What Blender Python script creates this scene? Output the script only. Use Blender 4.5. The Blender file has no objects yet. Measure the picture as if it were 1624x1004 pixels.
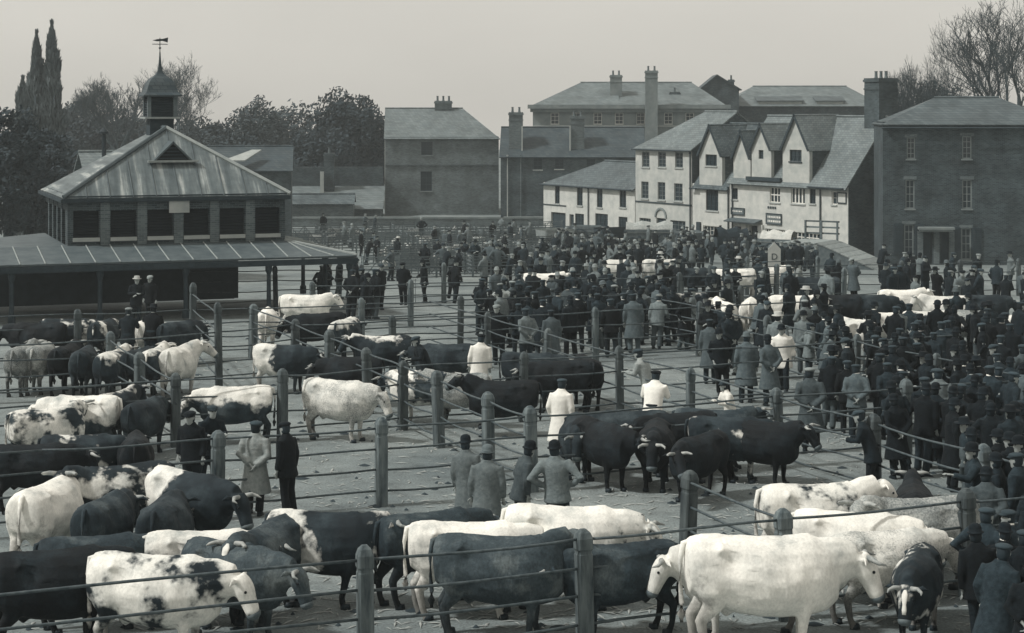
import bpy, bmesh, math, random
from mathutils import Vector, Matrix
R = math.radians
PI = math.pi
sc = bpy.context.scene
COL = sc.collection
rnd = random.Random(7)

# ------------------------------------------------------------------ camera
FPX, HX, HY, HC = 3000.0, 812.0, 165.0, 7.5      # focal length (photo px), vanishing row, camera height
cam = bpy.data.cameras.new('camera')
cam_o = bpy.data.objects.new('camera', cam)
COL.objects.link(cam_o)
cam_o.location = (0, 0, HC)
cam_o.rotation_euler = (R(90), 0, 0)
cam.sensor_fit = 'HORIZONTAL'
cam.sensor_width = 36
cam.lens = 36 * FPX / 1624
cam.shift_y = -(502 - HY) / 1624
cam.clip_end = 4000
sc.camera = cam_o

# ------------------------------------------------------------------ sky, sun, exposure
SUN_DIR = Vector((-.80, -.22, .95)).normalized()     # towards the sun
w = bpy.data.worlds.new('World'); sc.world = w; w.use_nodes = True
nt = w.node_tree; nt.nodes.clear()
out = nt.nodes.new('ShaderNodeOutputWorld'); bg = nt.nodes.new('ShaderNodeBackground')
sky = nt.nodes.new('ShaderNodeTexSky'); sky.sky_type = 'NISHITA'; sky.sun_disc = False
sky.sun_elevation = math.asin(SUN_DIR.z)
sky.sun_rotation = math.atan2(SUN_DIR.x, SUN_DIR.y)
sky.dust_density = 4.0
bw = nt.nodes.new('ShaderNodeRGBToBW')
mr = nt.nodes.new('ShaderNodeMath'); mr.operation = 'POWER'; mr.inputs[1].default_value = 0.10
mul = nt.nodes.new('ShaderNodeMath'); mul.operation = 'MULTIPLY'; mul.inputs[1].default_value = 6.5
tint = nt.nodes.new('ShaderNodeMix'); tint.data_type = 'RGBA'; tint.blend_type = 'MULTIPLY'
tint.inputs[0].default_value = 1
tint.inputs[7].default_value = (1.0, .955, .87, 1)
tc = nt.nodes.new('ShaderNodeTexCoord'); mp = nt.nodes.new('ShaderNodeMapping')
mp.inputs['Scale'].default_value = (2.2, 2.2, 7)
nz = nt.nodes.new('ShaderNodeTexNoise'); nz.inputs['Scale'].default_value = 1.6; nz.inputs['Detail'].default_value = 6
nr = nt.nodes.new('ShaderNodeMapRange'); nr.inputs[3].default_value = .84; nr.inputs[4].default_value = 1.16
m2 = nt.nodes.new('ShaderNodeMath'); m2.operation = 'MULTIPLY'
L = nt.links.new
L(tc.outputs['Generated'], mp.inputs[0]); L(mp.outputs[0], nz.inputs['Vector']); L(nz.outputs[0], nr.inputs[0])
L(sky.outputs[0], bw.inputs[0]); L(bw.outputs[0], mr.inputs[0]); L(mr.outputs[0], mul.inputs[0])
L(mul.outputs[0], m2.inputs[0]); L(nr.outputs[0], m2.inputs[1])
L(m2.outputs[0], tint.inputs[6]); L(tint.outputs[2], bg.inputs[0]); L(bg.outputs[0], out.inputs[0])
bg.inputs[1].default_value = 0.10

sl = bpy.data.lights.new('sun', 'SUN'); sl.energy = 3.2; sl.angle = R(5); sl.color = (1, .98, .94)
so = bpy.data.objects.new('sun', sl); COL.objects.link(so)
so.rotation_euler = (-SUN_DIR).to_track_quat('-Z', 'Y').to_euler()
so.location = (-40, -10, 60)
sc.view_settings.view_transform = 'Standard'
sc.view_settings.look = 'None'
sc.view_settings.exposure = 0.0
sc.view_settings.gamma = 1.0
sc.view_settings.use_curve_mapping = False
try:
    sc.cycles.use_denoising = True
    sc.cycles.max_bounces = 5
    sc.cycles.volume_bounces = 0
    sc.cycles.volume_step_rate = 4
except Exception:
    pass

# ------------------------------------------------------------------ ground shape and photo calibration
ZLOW = -2.6
def gz(Y):
    t = min(1, max(0, (Y - 58) / 72.0))
    return ZLOW * t * t * (3 - 2 * t) * .5 + ZLOW * t * .5
def gp(px, py, h=0.0):
    """world point that lies h metres above the ground and is seen at photo pixel px, py"""
    lo, hi = 5.0, 900.0
    for _ in range(60):
        Y = (lo + hi) / 2
        y = HY + (HC - (gz(Y) + h)) * FPX / Y
        if y > py: lo = Y
        else: hi = Y
    return Vector(((px - HX) * Y / FPX, Y, gz(Y)))
def at(px, py, Y):
    return Vector(((px - HX) * Y / FPX, Y, HC - (py - HY) * Y / FPX))

# ------------------------------------------------------------------ materials
def tone(v):
    stops = [(0.0, (.42, 1.0, 1.45)), (.02, (.56, 1.02, 1.32)), (.08, (.80, 1.03, 1.11)), (.22, (.90, 1.03, 1.02)), (.5, (.99, 1.0, .94)), (1, (1.03, 1.0, .92))]
    for (a, ca), (b, cb) in zip(stops, stops[1:]):
        if v <= b:
            t = (v - a) / (b - a)
            return tuple(v * (ca[i] + (cb[i] - ca[i]) * t) for i in range(3)) + (1,)
    return (v, v, v, 1)
MATS = {}
def newmat(name, rough=.85):
    m = bpy.data.materials.new(name); m.use_nodes = True
    b = m.node_tree.nodes['Principled BSDF']; b.inputs['Roughness'].default_value = rough
    b.inputs['Specular IOR Level'].default_value = .25
    MATS[name] = m
    return m, m.node_tree, b
def noise_node(t, scale, detail=5, coord='Object', stretch=(1, 1, 1), offset=False, rough=.6):
    c = t.nodes.new('ShaderNodeTexCoord'); mp = t.nodes.new('ShaderNodeMapping'); mp.inputs['Scale'].default_value = stretch
    if coord == 'World':
        g = t.nodes.new('ShaderNodeNewGeometry'); t.links.new(g.outputs['Position'], mp.inputs[0])
    else:
        t.links.new(c.outputs[coord], mp.inputs[0])
    if offset:
        oi = t.nodes.new('ShaderNodeObjectInfo'); mm = t.nodes.new('ShaderNodeMath'); mm.operation = 'MULTIPLY'; mm.inputs[1].default_value = 57.3
        t.links.new(oi.outputs['Random'], mm.inputs[0])
        cx = t.nodes.new('ShaderNodeCombineXYZ'); t.links.new(mm.outputs[0], cx.inputs[0]); t.links.new(mm.outputs[0], cx.inputs[2])
        t.links.new(cx.outputs[0], mp.inputs['Location'])
    n = t.nodes.new('ShaderNodeTexNoise'); n.inputs['Scale'].default_value = scale; n.inputs['Detail'].default_value = detail
    n.inputs['Roughness'].default_value = rough
    t.links.new(mp.outputs[0], n.inputs['Vector'])
    return n.outputs[0]
def ramp(t, fac, stops, mode='LINEAR'):
    r = t.nodes.new('ShaderNodeValToRGB'); r.color_ramp.interpolation = mode
    el = r.color_ramp.elements
    while len(el) < len(stops): el.new(.5)
    for e, (p, c) in zip(el, stops):
        e.position = p; e.color = c if isinstance(c, tuple) else tone(c)
    t.links.new(fac, r.inputs[0])
    return r.outputs[0]
def mixc(t, fac, a, b, blend='MIX'):
    m = t.nodes.new('ShaderNodeMix'); m.data_type = 'RGBA'; m.blend_type = blend
    for sock, v in ((m.inputs[0], fac), (m.inputs[6], a), (m.inputs[7], b)):
        if isinstance(v, bpy.types.NodeSocket): t.links.new(v, sock)
        else: sock.default_value = v
    return m.outputs[2]
def math_(t, op, a, b=None, c=None):
    m = t.nodes.new('ShaderNodeMath'); m.operation = op
    for i, v in enumerate((a, b, c)):
        if v is None: continue
        if isinstance(v, bpy.types.NodeSocket): t.links.new(v, m.inputs[i])
        else: m.inputs[i].default_value = v
    return m.outputs[0]
def bump(t, b, h, s=.3, d=.02):
    bn = t.nodes.new('ShaderNodeBump'); bn.inputs['Strength'].default_value = s; bn.inputs['Distance'].default_value = d
    t.links.new(h, bn.inputs['Height']); t.links.new(bn.outputs[0], b.inputs['Normal'])
def plain(name, v, var=.25, scale=4, rough=.85, offset=False, coord='Object', stretch=(1, 1, 1), bmp=.2, rand=0):
    m, t, b = newmat(name, rough)
    n = noise_node(t, scale, 6, coord, stretch, offset)
    col = ramp(t, n, [(.25, max(0.002, v * (1 - var))), (.75, v * (1 + var))])
    if rand:
        oi = t.nodes.new('ShaderNodeObjectInfo')
        g = t.nodes.new('ShaderNodeMapRange'); g.inputs[3].default_value = 1 - rand; g.inputs[4].default_value = 1 + rand
        t.links.new(oi.outputs['Random'], g.inputs[0])
        cc = t.nodes.new('ShaderNodeCombineColor')
        for i in range(3): t.links.new(g.outputs[0], cc.inputs[i])
        col = mixc(t, 1.0, col, cc.outputs[0], 'MULTIPLY')
    t.links.new(col, b.inputs['Base Color'])
    if bmp: bump(t, b, n, bmp)
    return m
def brick(name, v, mortar, scale=1.0, var=.3, rough=.9, bw_=.225, bh=.075, stain=.3, squash=.012):
    """brick / slate courses in object space (x along the wall, z up, y used on the returns)"""
    m, t, b = newmat(name, rough)
    c = t.nodes.new('ShaderNodeTexCoord'); s = t.nodes.new('ShaderNodeSeparateXYZ'); t.links.new(c.outputs['Object'], s.inputs[0])
    cx = t.nodes.new('ShaderNodeCombineXYZ')
    t.links.new(math_(t, 'ADD', s.outputs[0], s.outputs[1]), cx.inputs[0]); t.links.new(s.outputs[2], cx.inputs[1])
    br = t.nodes.new('ShaderNodeTexBrick'); t.links.new(cx.outputs[0], br.inputs['Vector'])
    br.inputs['Scale'].default_value = scale
    br.inputs['Color1'].default_value = tone(v * (1 - var)); br.inputs['Color2'].default_value = tone(v * (1 + var)); br.inputs['Mortar'].default_value = tone(mortar)
    br.inputs['Mortar Size'].default_value = squash; br.inputs['Brick Width'].default_value = bw_; br.inputs['Row Height'].default_value = bh
    n = noise_node(t, .7, 6)
    st = ramp(t, n, [(.3, (1 - stain,) * 3 + (1,)), (.7, (1 + stain * .6,) * 3 + (1,))])
    col = mixc(t, 1.0, br.outputs['Color'], st, 'MULTIPLY')
    t.links.new(col, b.inputs['Base Color'])
    bump(t, b, br.outputs['Fac'], -.3, .01)
    return m

plain('post_wood', .10, .75, 9, .95, offset=True, stretch=(1, 1, .18), bmp=.7, rand=.35)
plain('rail_iron', .075, .6, 9, .6, offset=True, bmp=.1)
plain('gate_wood', .10, .4, 5, .9, stretch=(.3, 1, 1))
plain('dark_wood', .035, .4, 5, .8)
plain('mid_wood', .11, .4, 5, .85, rand=.35)
plain('light_wood', .24, .3, 6, .85, rand=.25)
plain('lead', .09, .35, 2.2, .6, bmp=.1)
plain('lead_roll', .27, .2, 5, .7, bmp=.1)
plain('louvre', .010, .4, 5, .8)
plain('iron', .02, .3, 6, .5)
plain('whitewash', .48, .22, 1.6, .9, bmp=.15)
plain('cream_wash', .41, .24, 1.4, .9, bmp=.15)
plain('stone', .19, .3, 1.1, .9)
plain('stone_pale', .34, .2, 1.5, .9)
plain('paint_white', .66, .1, 3, .6)
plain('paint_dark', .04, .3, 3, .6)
plain('sign_board', .13, .15, 5, .7)
plain('interior', .006, .2, 3, .9)
plain('bark', .06, .4, 6, .95, stretch=(1, 1, .3), bmp=.4)
plain('bark_pale', .10, .35, 6, .95, stretch=(1, 1, .3), bmp=.4)
plain('leaf_dark', .034, .45, .35, .8, bmp=0)
plain('leaf_pale', .12, .4, .5, .8, bmp=0)
plain('leaf_mid', .06, .45, .35, .8, bmp=0)
plain('hoof', .02, .3, 8, .6)
plain('blaze', .66, .2, 12, .85, offset=True)
plain('horn', .30, .6, 9, .5, offset=True)
plain('muzzle', .10, .4, 14, .6, offset=True)
plain('eye', .008, .1, 8, .15, bmp=0)
plain('skin', .30, .15, 9, .6)
plain('hair', .02, .4, 12, .7, rand=.5)
plain('boot', .012, .3, 9, .5)
plain('wool', .38, .3, 7, .95, offset=True, bmp=.6, rand=.25)
plain('straw', .33, .3, 7, .9)
plain('canvas', .5, .2, 4, .9)
m_, t_, b_ = newmat('glass', .12); b_.inputs['Base Color'].default_value = tone(.03); b_.inputs['Specular IOR Level'].default_value = .5
n_ = noise_node(t_, 2.0, 2); bump(t_, b_, n_, .08, .02)
for nm, v in (('cloth_black', .006), ('cloth_charcoal', .012), ('cloth_dark', .024), ('cloth_grey', .085), ('cloth_drab', .14), ('cloth_pale', .27), ('cloth_white', .74)):
    plain(nm, v, .55 if v < .05 else (.3 if v < .5 else .10), 13, .95, offset=True, bmp=1.0 if v < .5 else .5, rand=.28 if v < .5 else .06)
for nm, v in (('felt_dark', .008), ('felt_grey', .10), ('straw_hat', .42), ('cap_tweed', .045), ('cap_light', .22)):
    plain(nm, v, .2, 14, .95, offset=True, rand=.25)
brick('brick_dark', .055, .10, stain=.5, var=.45)
brick('brick_mid', .11, .15, stain=.3)
brick('brick_house', .13, .17, stain=.4)
brick('brick_red', .048, .09, stain=.55, var=.45)
brick('slate', .10, .05, bw_=.3, bh=.14, var=.22, stain=.3, rough=.6)
brick('slate_dark', .065, .035, bw_=.3, bh=.14, var=.22, stain=.3, rough=.6)
brick('slate_pale', .165, .09, bw_=.3, bh=.14, var=.18, stain=.3, rough=.65)
brick('tile_old', .11, .05, bw_=.18, bh=.11, var=.3, stain=.45)
# sheet roof of the market house: weather streaks running down the slope
m, t, b = newmat('sheet_roof', .55)
n1 = noise_node(t, 1.0, 4, 'Object', (3.2, .25, .25)); n2 = noise_node(t, 3, 6)
c1 = ramp(t, n1, [(.38, .09), (.55, .15), (.67, .36), (.74, .15)]); c2 = ramp(t, n2, [(.3, (.75,) * 3 + (1,)), (.7, (1.15,) * 3 + (1,))])
t.links.new(mixc(t, 1.0, c1, c2, 'MULTIPLY'), b.inputs['Base Color'])
# trodden market ground: dust, damp patches, straw and dung scatter
m, t, b = newmat('market_ground', .95)
g1 = noise_node(t, .22, 6, 'World', (1, 1, 1)); g2 = noise_node(t, 1.6, 8, 'World', (1, 1, 1), rough=.7); g3 = noise_node(t, 24, 3, 'World')
c1 = ramp(t, g1, [(.3, .13), (.5, .195), (.72, .26)])
c2 = ramp(t, g2, [(.28, (.42,) * 3 + (1,)), (.45, (.88,) * 3 + (1,)), (.7, (1.14,) * 3 + (1,))])
c3 = ramp(t, g3, [(.32, (.6,) * 3 + (1,)), (.5, (1,) * 3 + (1,)), (.72, (1.3,) * 3 + (1,))])
t.links.new(mixc(t, 1.0, mixc(t, 1.0, c1, c2, 'MULTIPLY'), c3, 'MULTIPLY'), b.inputs['Base Color'])
bump(t, b, g2, .22, .04)
plain('paving', .26, .2, 2, .9)
plain('grass', .09, .35, .6, .95)

# ------------------------------------------------------------------ mesh helpers
class MB:
    def __init__(s): s.v = []; s.f = []; s.m = []; s.mi = 0
    def add(s, vs, fs):
        o = len(s.v); s.v += [tuple(v) for v in vs]
        for f in fs: s.f.append([i + o for i in f]); s.m.append(s.mi)
        return s
    def box(s, x0, x1, y0, y1, z0, z1):
        return s.add([(x0, y0, z0), (x1, y0, z0), (x1, y1, z0), (x0, y1, z0), (x0, y0, z1), (x1, y0, z1), (x1, y1, z1), (x0, y1, z1)],
              [(3, 2, 1, 0), (4, 5, 6, 7), (0, 1, 5, 4), (1, 2, 6, 5), (2, 3, 7, 6), (3, 0, 4, 7)])
    def slab(s, pts, th):
        """a flat polygon given thickness th downwards along its normal"""
        p = [Vector(q) for q in pts]; n = (p[1] - p[0]).cross(p[2] - p[0]).normalized()
        if n.z < 0: p.reverse(); n = -n
        k = len(p)
        vs = p + [q - n * th for q in p]
        return s.add(vs, [list(range(k)), list(range(2 * k - 1, k - 1, -1))] + [(i, i + k, (i + 1) % k + k, (i + 1) % k) for i in range(k)])
    def prism(s, poly, axis, a0, a1):
        """poly: 2d outline; axis 'x': (y,z), 'y': (x,z), 'z': (x,y)"""
        def P(q, a): return {'x': (a, q[0], q[1]), 'y': (q[0], a, q[1]), 'z': (q[0], q[1], a)}[axis]
        k = len(poly)
        return s.add([P(q, a0) for q in poly] + [P(q, a1) for q in poly],
              [list(range(k))[::-1], list(range(k, 2 * k))] + [(i, (i + 1) % k, (i + 1) % k + k, i + k) for i in range(k)])
    def tube(s, pts, rad, n=8, up=None, cap=True):
        """tapered tube; each radius a number or (sideways, upwards)"""
        P = [Vector(p) for p in pts]; k = len(P)
        rings = []; ref = Vector(up) if up else None
        for i in range(k):
            d = (P[min(i + 1, k - 1)] - P[max(i - 1, 0)]).normalized()
            if ref is None:
                ref = Vector((0, 0, 1)) if abs(d.z) < .9 else Vector((1, 0, 0))
            u = ref - d * ref.dot(d)
            if u.length < 1e-4: u = d.orthogonal()
            u.normalize(); sd = d.cross(u); r = rad[i] if isinstance(rad, (list, tuple)) else rad
            ra, rb = r if isinstance(r, tuple) else (r, r)
            rings.append([P[i] + sd * (ra * math.cos(2 * PI * j / n)) + u * (rb * math.sin(2 * PI * j / n)) for j in range(n)])
        return s.loft(rings, cap)
    def loft(s, rings, cap=True):
        n = len(rings[0]); k = len(rings)
        fs = [(i * n + j, i * n + (j + 1) % n, (i + 1) * n + (j + 1) % n, (i + 1) * n + j) for i in range(k - 1) for j in range(n)]
        if cap: fs += [list(range(n))[::-1], [(k - 1) * n + j for j in range(n)]]
        return s.add([p for r in rings for p in r], fs)
    def lathe(s, prof, c=(0, 0, 0), n=12, sx=1, sy=1):
        return s.loft([[(c[0] + r * sx * math.cos(2 * PI * j / n), c[1] + r * sy * math.sin(2 * PI * j / n), c[2] + z) for j in range(n)] for r, z in prof])
    def mesh(s, name, mats=None, smooth=False):
        me = bpy.data.meshes.new(name); me.from_pydata(s.v, [], s.f)
        for mm in (mats or []): me.materials.append(MATS[mm] if isinstance(mm, str) else mm)
        if mats and len(mats) > 1: me.polygons.foreach_set('material_index', s.m)
        if smooth: me.polygons.foreach_set('use_smooth', [True] * len(me.polygons))
        me.update()
        return me
    def build(s, name, mats, parent=None, smooth=False, recalc=True):
        if isinstance(mats, str): mats = [mats]
        me = s.mesh(name, mats, smooth)
        if recalc:
            bm = bmesh.new(); bm.from_mesh(me); bmesh.ops.recalc_face_normals(bm, faces=bm.faces); bm.to_mesh(me); bm.free()
        return link(name, me, parent)
def link(name, data, parent=None, loc=None, rz=None):
    o = bpy.data.objects.new(name, data); COL.objects.link(o)
    if parent is not None: o.parent = parent
    if loc is not None: o.location = loc
    if rz is not None: o.rotation_euler = (0, 0, rz)
    return o
def tag(o, label=None, cat=None, group=None, kind=None):
    if label: o['label'] = label
    if cat: o['category'] = cat
    if group: o['group'] = group
    if kind: o['kind'] = kind
    return o
def thing(name, label, cat, loc=(0, 0, 0), rz=0, group=None):
    return tag(link(name, None, None, loc, rz), label, cat, group)
def blob(mb, voxel, smooth=4, dec=1.0, name='body', extra=None, mats=(), fac=.5):
    """weld overlapping closed shapes into one continuous smooth skin"""
    me = mb.mesh('tmp'); o = bpy.data.objects.new('tmp', me); COL.objects.link(o)
    md = o.modifiers.new('r', 'REMESH'); md.mode = 'VOXEL'; md.voxel_size = voxel
    if smooth:
        ms = o.modifiers.new('s', 'SMOOTH'); ms.iterations = smooth; ms.factor = fac
    if dec < 1:
        mdd = o.modifiers.new('d', 'DECIMATE'); mdd.ratio = dec
    dg = bpy.context.evaluated_depsgraph_get(); dg.update()
    r = bpy.data.meshes.new_from_object(o.evaluated_get(dg), depsgraph=dg)
    bpy.data.objects.remove(o); bpy.data.meshes.remove(me)
    if extra is not None and extra.v:
        bm = bmesh.new(); bm.from_mesh(r); e = extra.mesh('e'); bm.from_mesh(e); bm.to_mesh(r); bm.free(); bpy.data.meshes.remove(e)
    r.name = name
    r.materials.clear()
    for mm in mats: r.materials.append(MATS[mm] if isinstance(mm, str) else mm)
    r.polygons.foreach_set('use_smooth', [True] * len(r.polygons)); r.update()
    return r
def copy_tree(o, parent=None):
    c = o.copy(); COL.objects.link(c); c.parent = parent
    for ch in list(o.children): copy_tree(ch, c)
    return c

# ================================================================== SETTING
# ground: one sheet, level by the pens and falling gently to the inn
mb = MB()
ys = [-60, 0, 20, 40, 50] + [58 + 4 * i for i in range(20)] + [150, 200, 300, 420]
xs = [-420, -300, -150, -80, -40, -20, 0, 20, 40, 80, 150, 300, 420]
mb.add([(x, y, gz(y)) for y in ys for x in xs], [(j * len(xs) + i, j * len(xs) + i + 1, (j + 1) * len(xs) + i + 1, (j + 1) * len(xs) + i) for j in range(len(ys) - 1) for i in range(len(xs) - 1)])
tag(mb.build('ground', 'market_ground'), 'pale trodden market ground with dung and straw', None, None, 'structure')

class Site:
    """a building's own frame: x along its front (left to right), y inwards, z up; px/py are photo pixels used as calibration"""
    def __init__(s, name, label, cat, P, ang):
        s.P = Vector(P); s.d = Vector((math.cos(ang), math.sin(ang))); s.n = Vector((-s.d.y, s.d.x))
        s.o = thing(name, label, cat, s.P, ang)
    def l(s, px, w=0):
        k = (px - HX) / FPX; x0 = s.P.x + s.n.x * w; y0 = s.P.y + s.n.y * w
        return (k * y0 - x0) / (s.d.x - k * s.d.y)
    def z(s, px, py, w=0):
        l = s.l(px, w); Y = s.P.y + l * s.d.y + w * s.n.y
        return HC - (py - HY) * Y / FPX - s.P.z
    def rect(s, x0, x1, y0, y1, w=0):
        xm = (x0 + x1) / 2
        return (s.l(x0, w), s.l(x1, w), s.z(xm, y1, w), s.z(xm, y0, w))
def wall(mb, l0, l1, z0, z1, ops=(), y0=0.0, th=.28):
    """front wall with real openings and reveals"""
    ops = [(max(l0 + .01, a), min(l1 - .01, b), max(z0, c), min(z1 - .01, d)) for a, b, c, d in ops]
    ls = sorted({l0, l1, *[o[0] for o in ops], *[o[1] for o in ops]}); zs = sorted({z0, z1, *[o[2] for o in ops], *[o[3] for o in ops]})
    for i in range(len(ls) - 1):
        for j in range(len(zs) - 1):
            cl, cz = (ls[i] + ls[i + 1]) / 2, (zs[j] + zs[j + 1]) / 2
            if any(a < cl < b and c < cz < d for a, b, c, d in ops): continue
            mb.add([(ls[i], y0, zs[j]), (ls[i + 1], y0, zs[j]), (ls[i + 1], y0, zs[j + 1]), (ls[i], y0, zs[j + 1])], [(0, 1, 2, 3)])
    y1 = y0 + th
    for a, b, c, d in ops:
        mb.add([(a, y0, c), (b, y0, c), (b, y0, d), (a, y0, d), (a, y1, c), (b, y1, c), (b, y1, d), (a, y1, d)], [(0, 1, 5, 4), (1, 2, 6, 5), (2, 3, 7, 6), (3, 0, 4, 7)])
    mb.add([(l0, y0, z0), (l0, y1, z0), (l0, y1, z1), (l0, y0, z1)], [(0, 1, 2, 3)])
    mb.add([(l1, y0, z0), (l1, y1, z0), (l1, y1, z1), (l1, y0, z1)], [(3, 2, 1, 0)])
    mb.add([(l0, y0, z1), (l1, y0, z1), (l1, y1, z1), (l0, y1, z1)], [(0, 1, 2, 3)])
    mb.add([(l0, y1, z0), (l1, y1, z0), (l1, y1, z1), (l0, y1, z1)], [(3, 2, 1, 0)])
def window(par, op, nx=2, nz=3, y=0.0, frame='paint_white', sill='stone_pale', pane='glass', fw=.05, bar=.025, depth=.12):
    a, b, c, d = op
    m = MB(); yy = y + depth - .05; m.box(a, a + fw, yy, yy + .06, c, d); m.box(b - fw, b, yy, yy + .06, c, d)
    m.box(a + fw, b - fw, yy, yy + .06, c, c + fw); m.box(a + fw, b - fw, yy, yy + .06, d - fw, d)
    for i in range(1, nx):
        x = a + (b - a) * i / nx; m.box(x - bar / 2, x + bar / 2, yy + .01, yy + .05, c + fw, d - fw)
    for j in range(1, nz):
        z = c + (d - c) * j / nz; m.box(a + fw, b - fw, yy + .015, yy + .045, z - bar / 2, z + bar / 2)
    wo = m.build('window', frame, par)
    p = MB(); p.box(a + .01, b - .01, yy + .055, yy + .075, c + .01, d - .01); p.build('pane', pane, wo)
    if sill:
        s = MB(); s.box(a - .06, b + .06, y - .07, y + depth, c - .09, c - .005); s.build('sill', sill, wo)
    return wo
def door(par, op, y=0.0, mat='paint_dark', depth=.15, leaf=True):
    a, b, c, d = op
    m = MB(); m.box(a + .01, b - .01, y + depth, y + depth + .05, c, d - .01)
    for zz0, zz1 in ((.08, .45), (.55, .93)):
        for s0, s1 in ((.12, .46), (.54, .88)):
            m.box(a + (b - a) * s0, a + (b - a) * s1, y + depth - .015, y + depth, c + (d - c) * zz0, c + (d - c) * zz1)
    do = m.build('door', mat, par)
    k = MB(); k.lathe([(.0, -.02), (.03, -.01), (.03, .01), (.0, .02)], (b - .12, y + depth - .03, c + (d - c) * .5), 6); k.build('handle', 'iron', do)
    return do
def body_box(mb, l0, l1, y0, y1, z0, z1):   # side and back walls only
    mb.add([(l0, y0, z0), (l0, y1, z0), (l0, y1, z1), (l0, y0, z1), (l1, y0, z0), (l1, y1, z0), (l1, y1, z1), (l1, y0, z1)], [(0, 3, 2, 1), (4, 5, 6, 7), (1, 2, 6, 5), (3, 0, 4, 7)])
def gable_roof(par, l0, l1, y0, y1, ze, zr, mat, oh=.25, hipl=0, hipr=0, th=.09, ov=.12):
    """ridge along x; hips optional; one slope = one part"""
    ym = (y0 + y1) / 2; k = (zr - ze) / (ym - y0); zo = ze - k * oh
    a, b = l0 - ov, l1 + ov
    ra, rb = (l0 + hipl if hipl else a), (l1 - hipr if hipr else b)
    def slope(n, pts): m = MB(); m.slab(pts, th); return m.build(n, mat, par)
    r = slope('roof', [(a, y0 - oh, zo), (b, y0 - oh, zo), (rb, ym, zr), (ra, ym, zr)])
    slope('roof', [(b, y1 + oh, zo), (a, y1 + oh, zo), (ra, ym, zr), (rb, ym, zr)])
    if hipl: slope('roof', [(a, y1 + oh, zo), (a, y0 - oh, zo), (ra, ym, zr)])
    if hipr: slope('roof', [(b, y0 - oh, zo), (b, y1 + oh, zo), (rb, ym, zr)])
    m = MB(); m.tube([(ra, ym, zr + .02), (rb, ym, zr + .02)], .09, 6); m.build('ridge_tile', mat, r)
    return r
def chimney(par, x0, x1, y0, y1, z0, z1, mat='brick_mid', pots=2, band=True):
    m = MB(); m.box(x0, x1, y0, y1, z0, z1 - .25)
    m.box(x0 - .07, x1 + .07, y0 - .07, y1 + .07, z1 - .25, z1 - .1); m.box(x0 - .02, x1 + .02, y0 - .02, y1 + .02, z1 - .1, z1)
    if band: m.box(x0 - .04, x1 + .04, y0 - .04, y1 + .04, z1 - .75, z1 - .65)
    c = m.build('chimney', mat, par)
    for i in range(pots):
        x = x0 + (x1 - x0) * (i + .5) / pots
        p = MB(); p.lathe([(.13, 0), (.10, .1), (.09, .4), (.12, .45), (.1, .46)], (x, (y0 + y1) / 2, z1), 8); p.build('chimney_pot', 'brick_mid', c)
    return c
def gutter(par, l0, l1, y, z, mat='paint_dark'):
    m = MB(); m.tube([(l0, y, z), (l1, y, z)], .06, 6); return m.build('gutter', mat, par)
def pipe(par, l, y, z0, z1, mat='paint_dark', r=.05):
    m = MB(); m.tube([(l, y, z0), (l, y, z1)], r, 6); m.tube([(l, y, z1 - .2), (l, y, z1)], r * 1.8, 6); return m.build('drainpipe', mat, par)

# ------------------------------------------------------------------ the white terrace: cottages, tall house, gabled house, inn
TP = Vector((2.50, 150.7, ZLOW)); TA = math.atan2(-.854, .519)
def tsite(name, label, cat, px):
    s0 = Site.__new__(Site); s0.P = TP; s0.d = Vector((math.cos(TA), math.sin(TA))); s0.n = Vector((-s0.d.y, s0.d.x))
    l = s0.l(px); P = TP + Vector((s0.d.x * l, s0.d.y * l, 0))
    return Site(name, label, cat, P, TA)
# cottages
S = tsite('cottage_row', 'low white two-storey cottage row with hipped slate roof', 'cottage', 862)
L1 = S.l(1007); ze = S.z(930, 293.5); D = 6.0
zr = S.z(960, 255, D / 2)
ups = [S.rect(880, 887.5, 294, 323), S.rect(915, 924, 295, 326), S.rect(946.5, 955.5, 297, 329), S.rect(982.5, 993, 297, 329)]
ups = [(a, b, c, min(d, ze - .12)) for a, b, c, d in ups]
lows = [S.rect(912, 926, 339, 360), S.rect(944, 964, 339, 360), S.rect(981, 995, 344, 362)]
drs = [(*S.rect(874, 897, 337, 366)[:2], .0, S.z(885, 337)), (*S.rect(903, 910, 340, 366)[:2], .0, S.z(906, 340))]
m = MB(); wall(m, 0, L1, 0, ze, ups + lows + drs); body_box(m, 0, L1, .28, D, 0, ze); m.build('wall', 'whitewash', S.o)
for o in ups: window(S.o, o, 2, 4, frame='paint_dark', pane='glass')
for o in lows: window(S.o, o, 3, 3, frame='paint_dark')
for o in drs: door(S.o, o)
gable_roof(S.o, 0, L1 - .13, 0, D, ze, zr, 'slate', hipl=4.3)
gutter(S.o, -.2, L1 - .1, -.3, ze - .16)
m = MB(); m.box(0, S.l(898), -.05, -.001, S.z(880, 325) - .05, S.z(880, 325) + .03); m.build('string_course', 'paint_dark', S.o)
pipe(S.o, S.l(934), -.08, 0, ze - .1)
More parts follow.
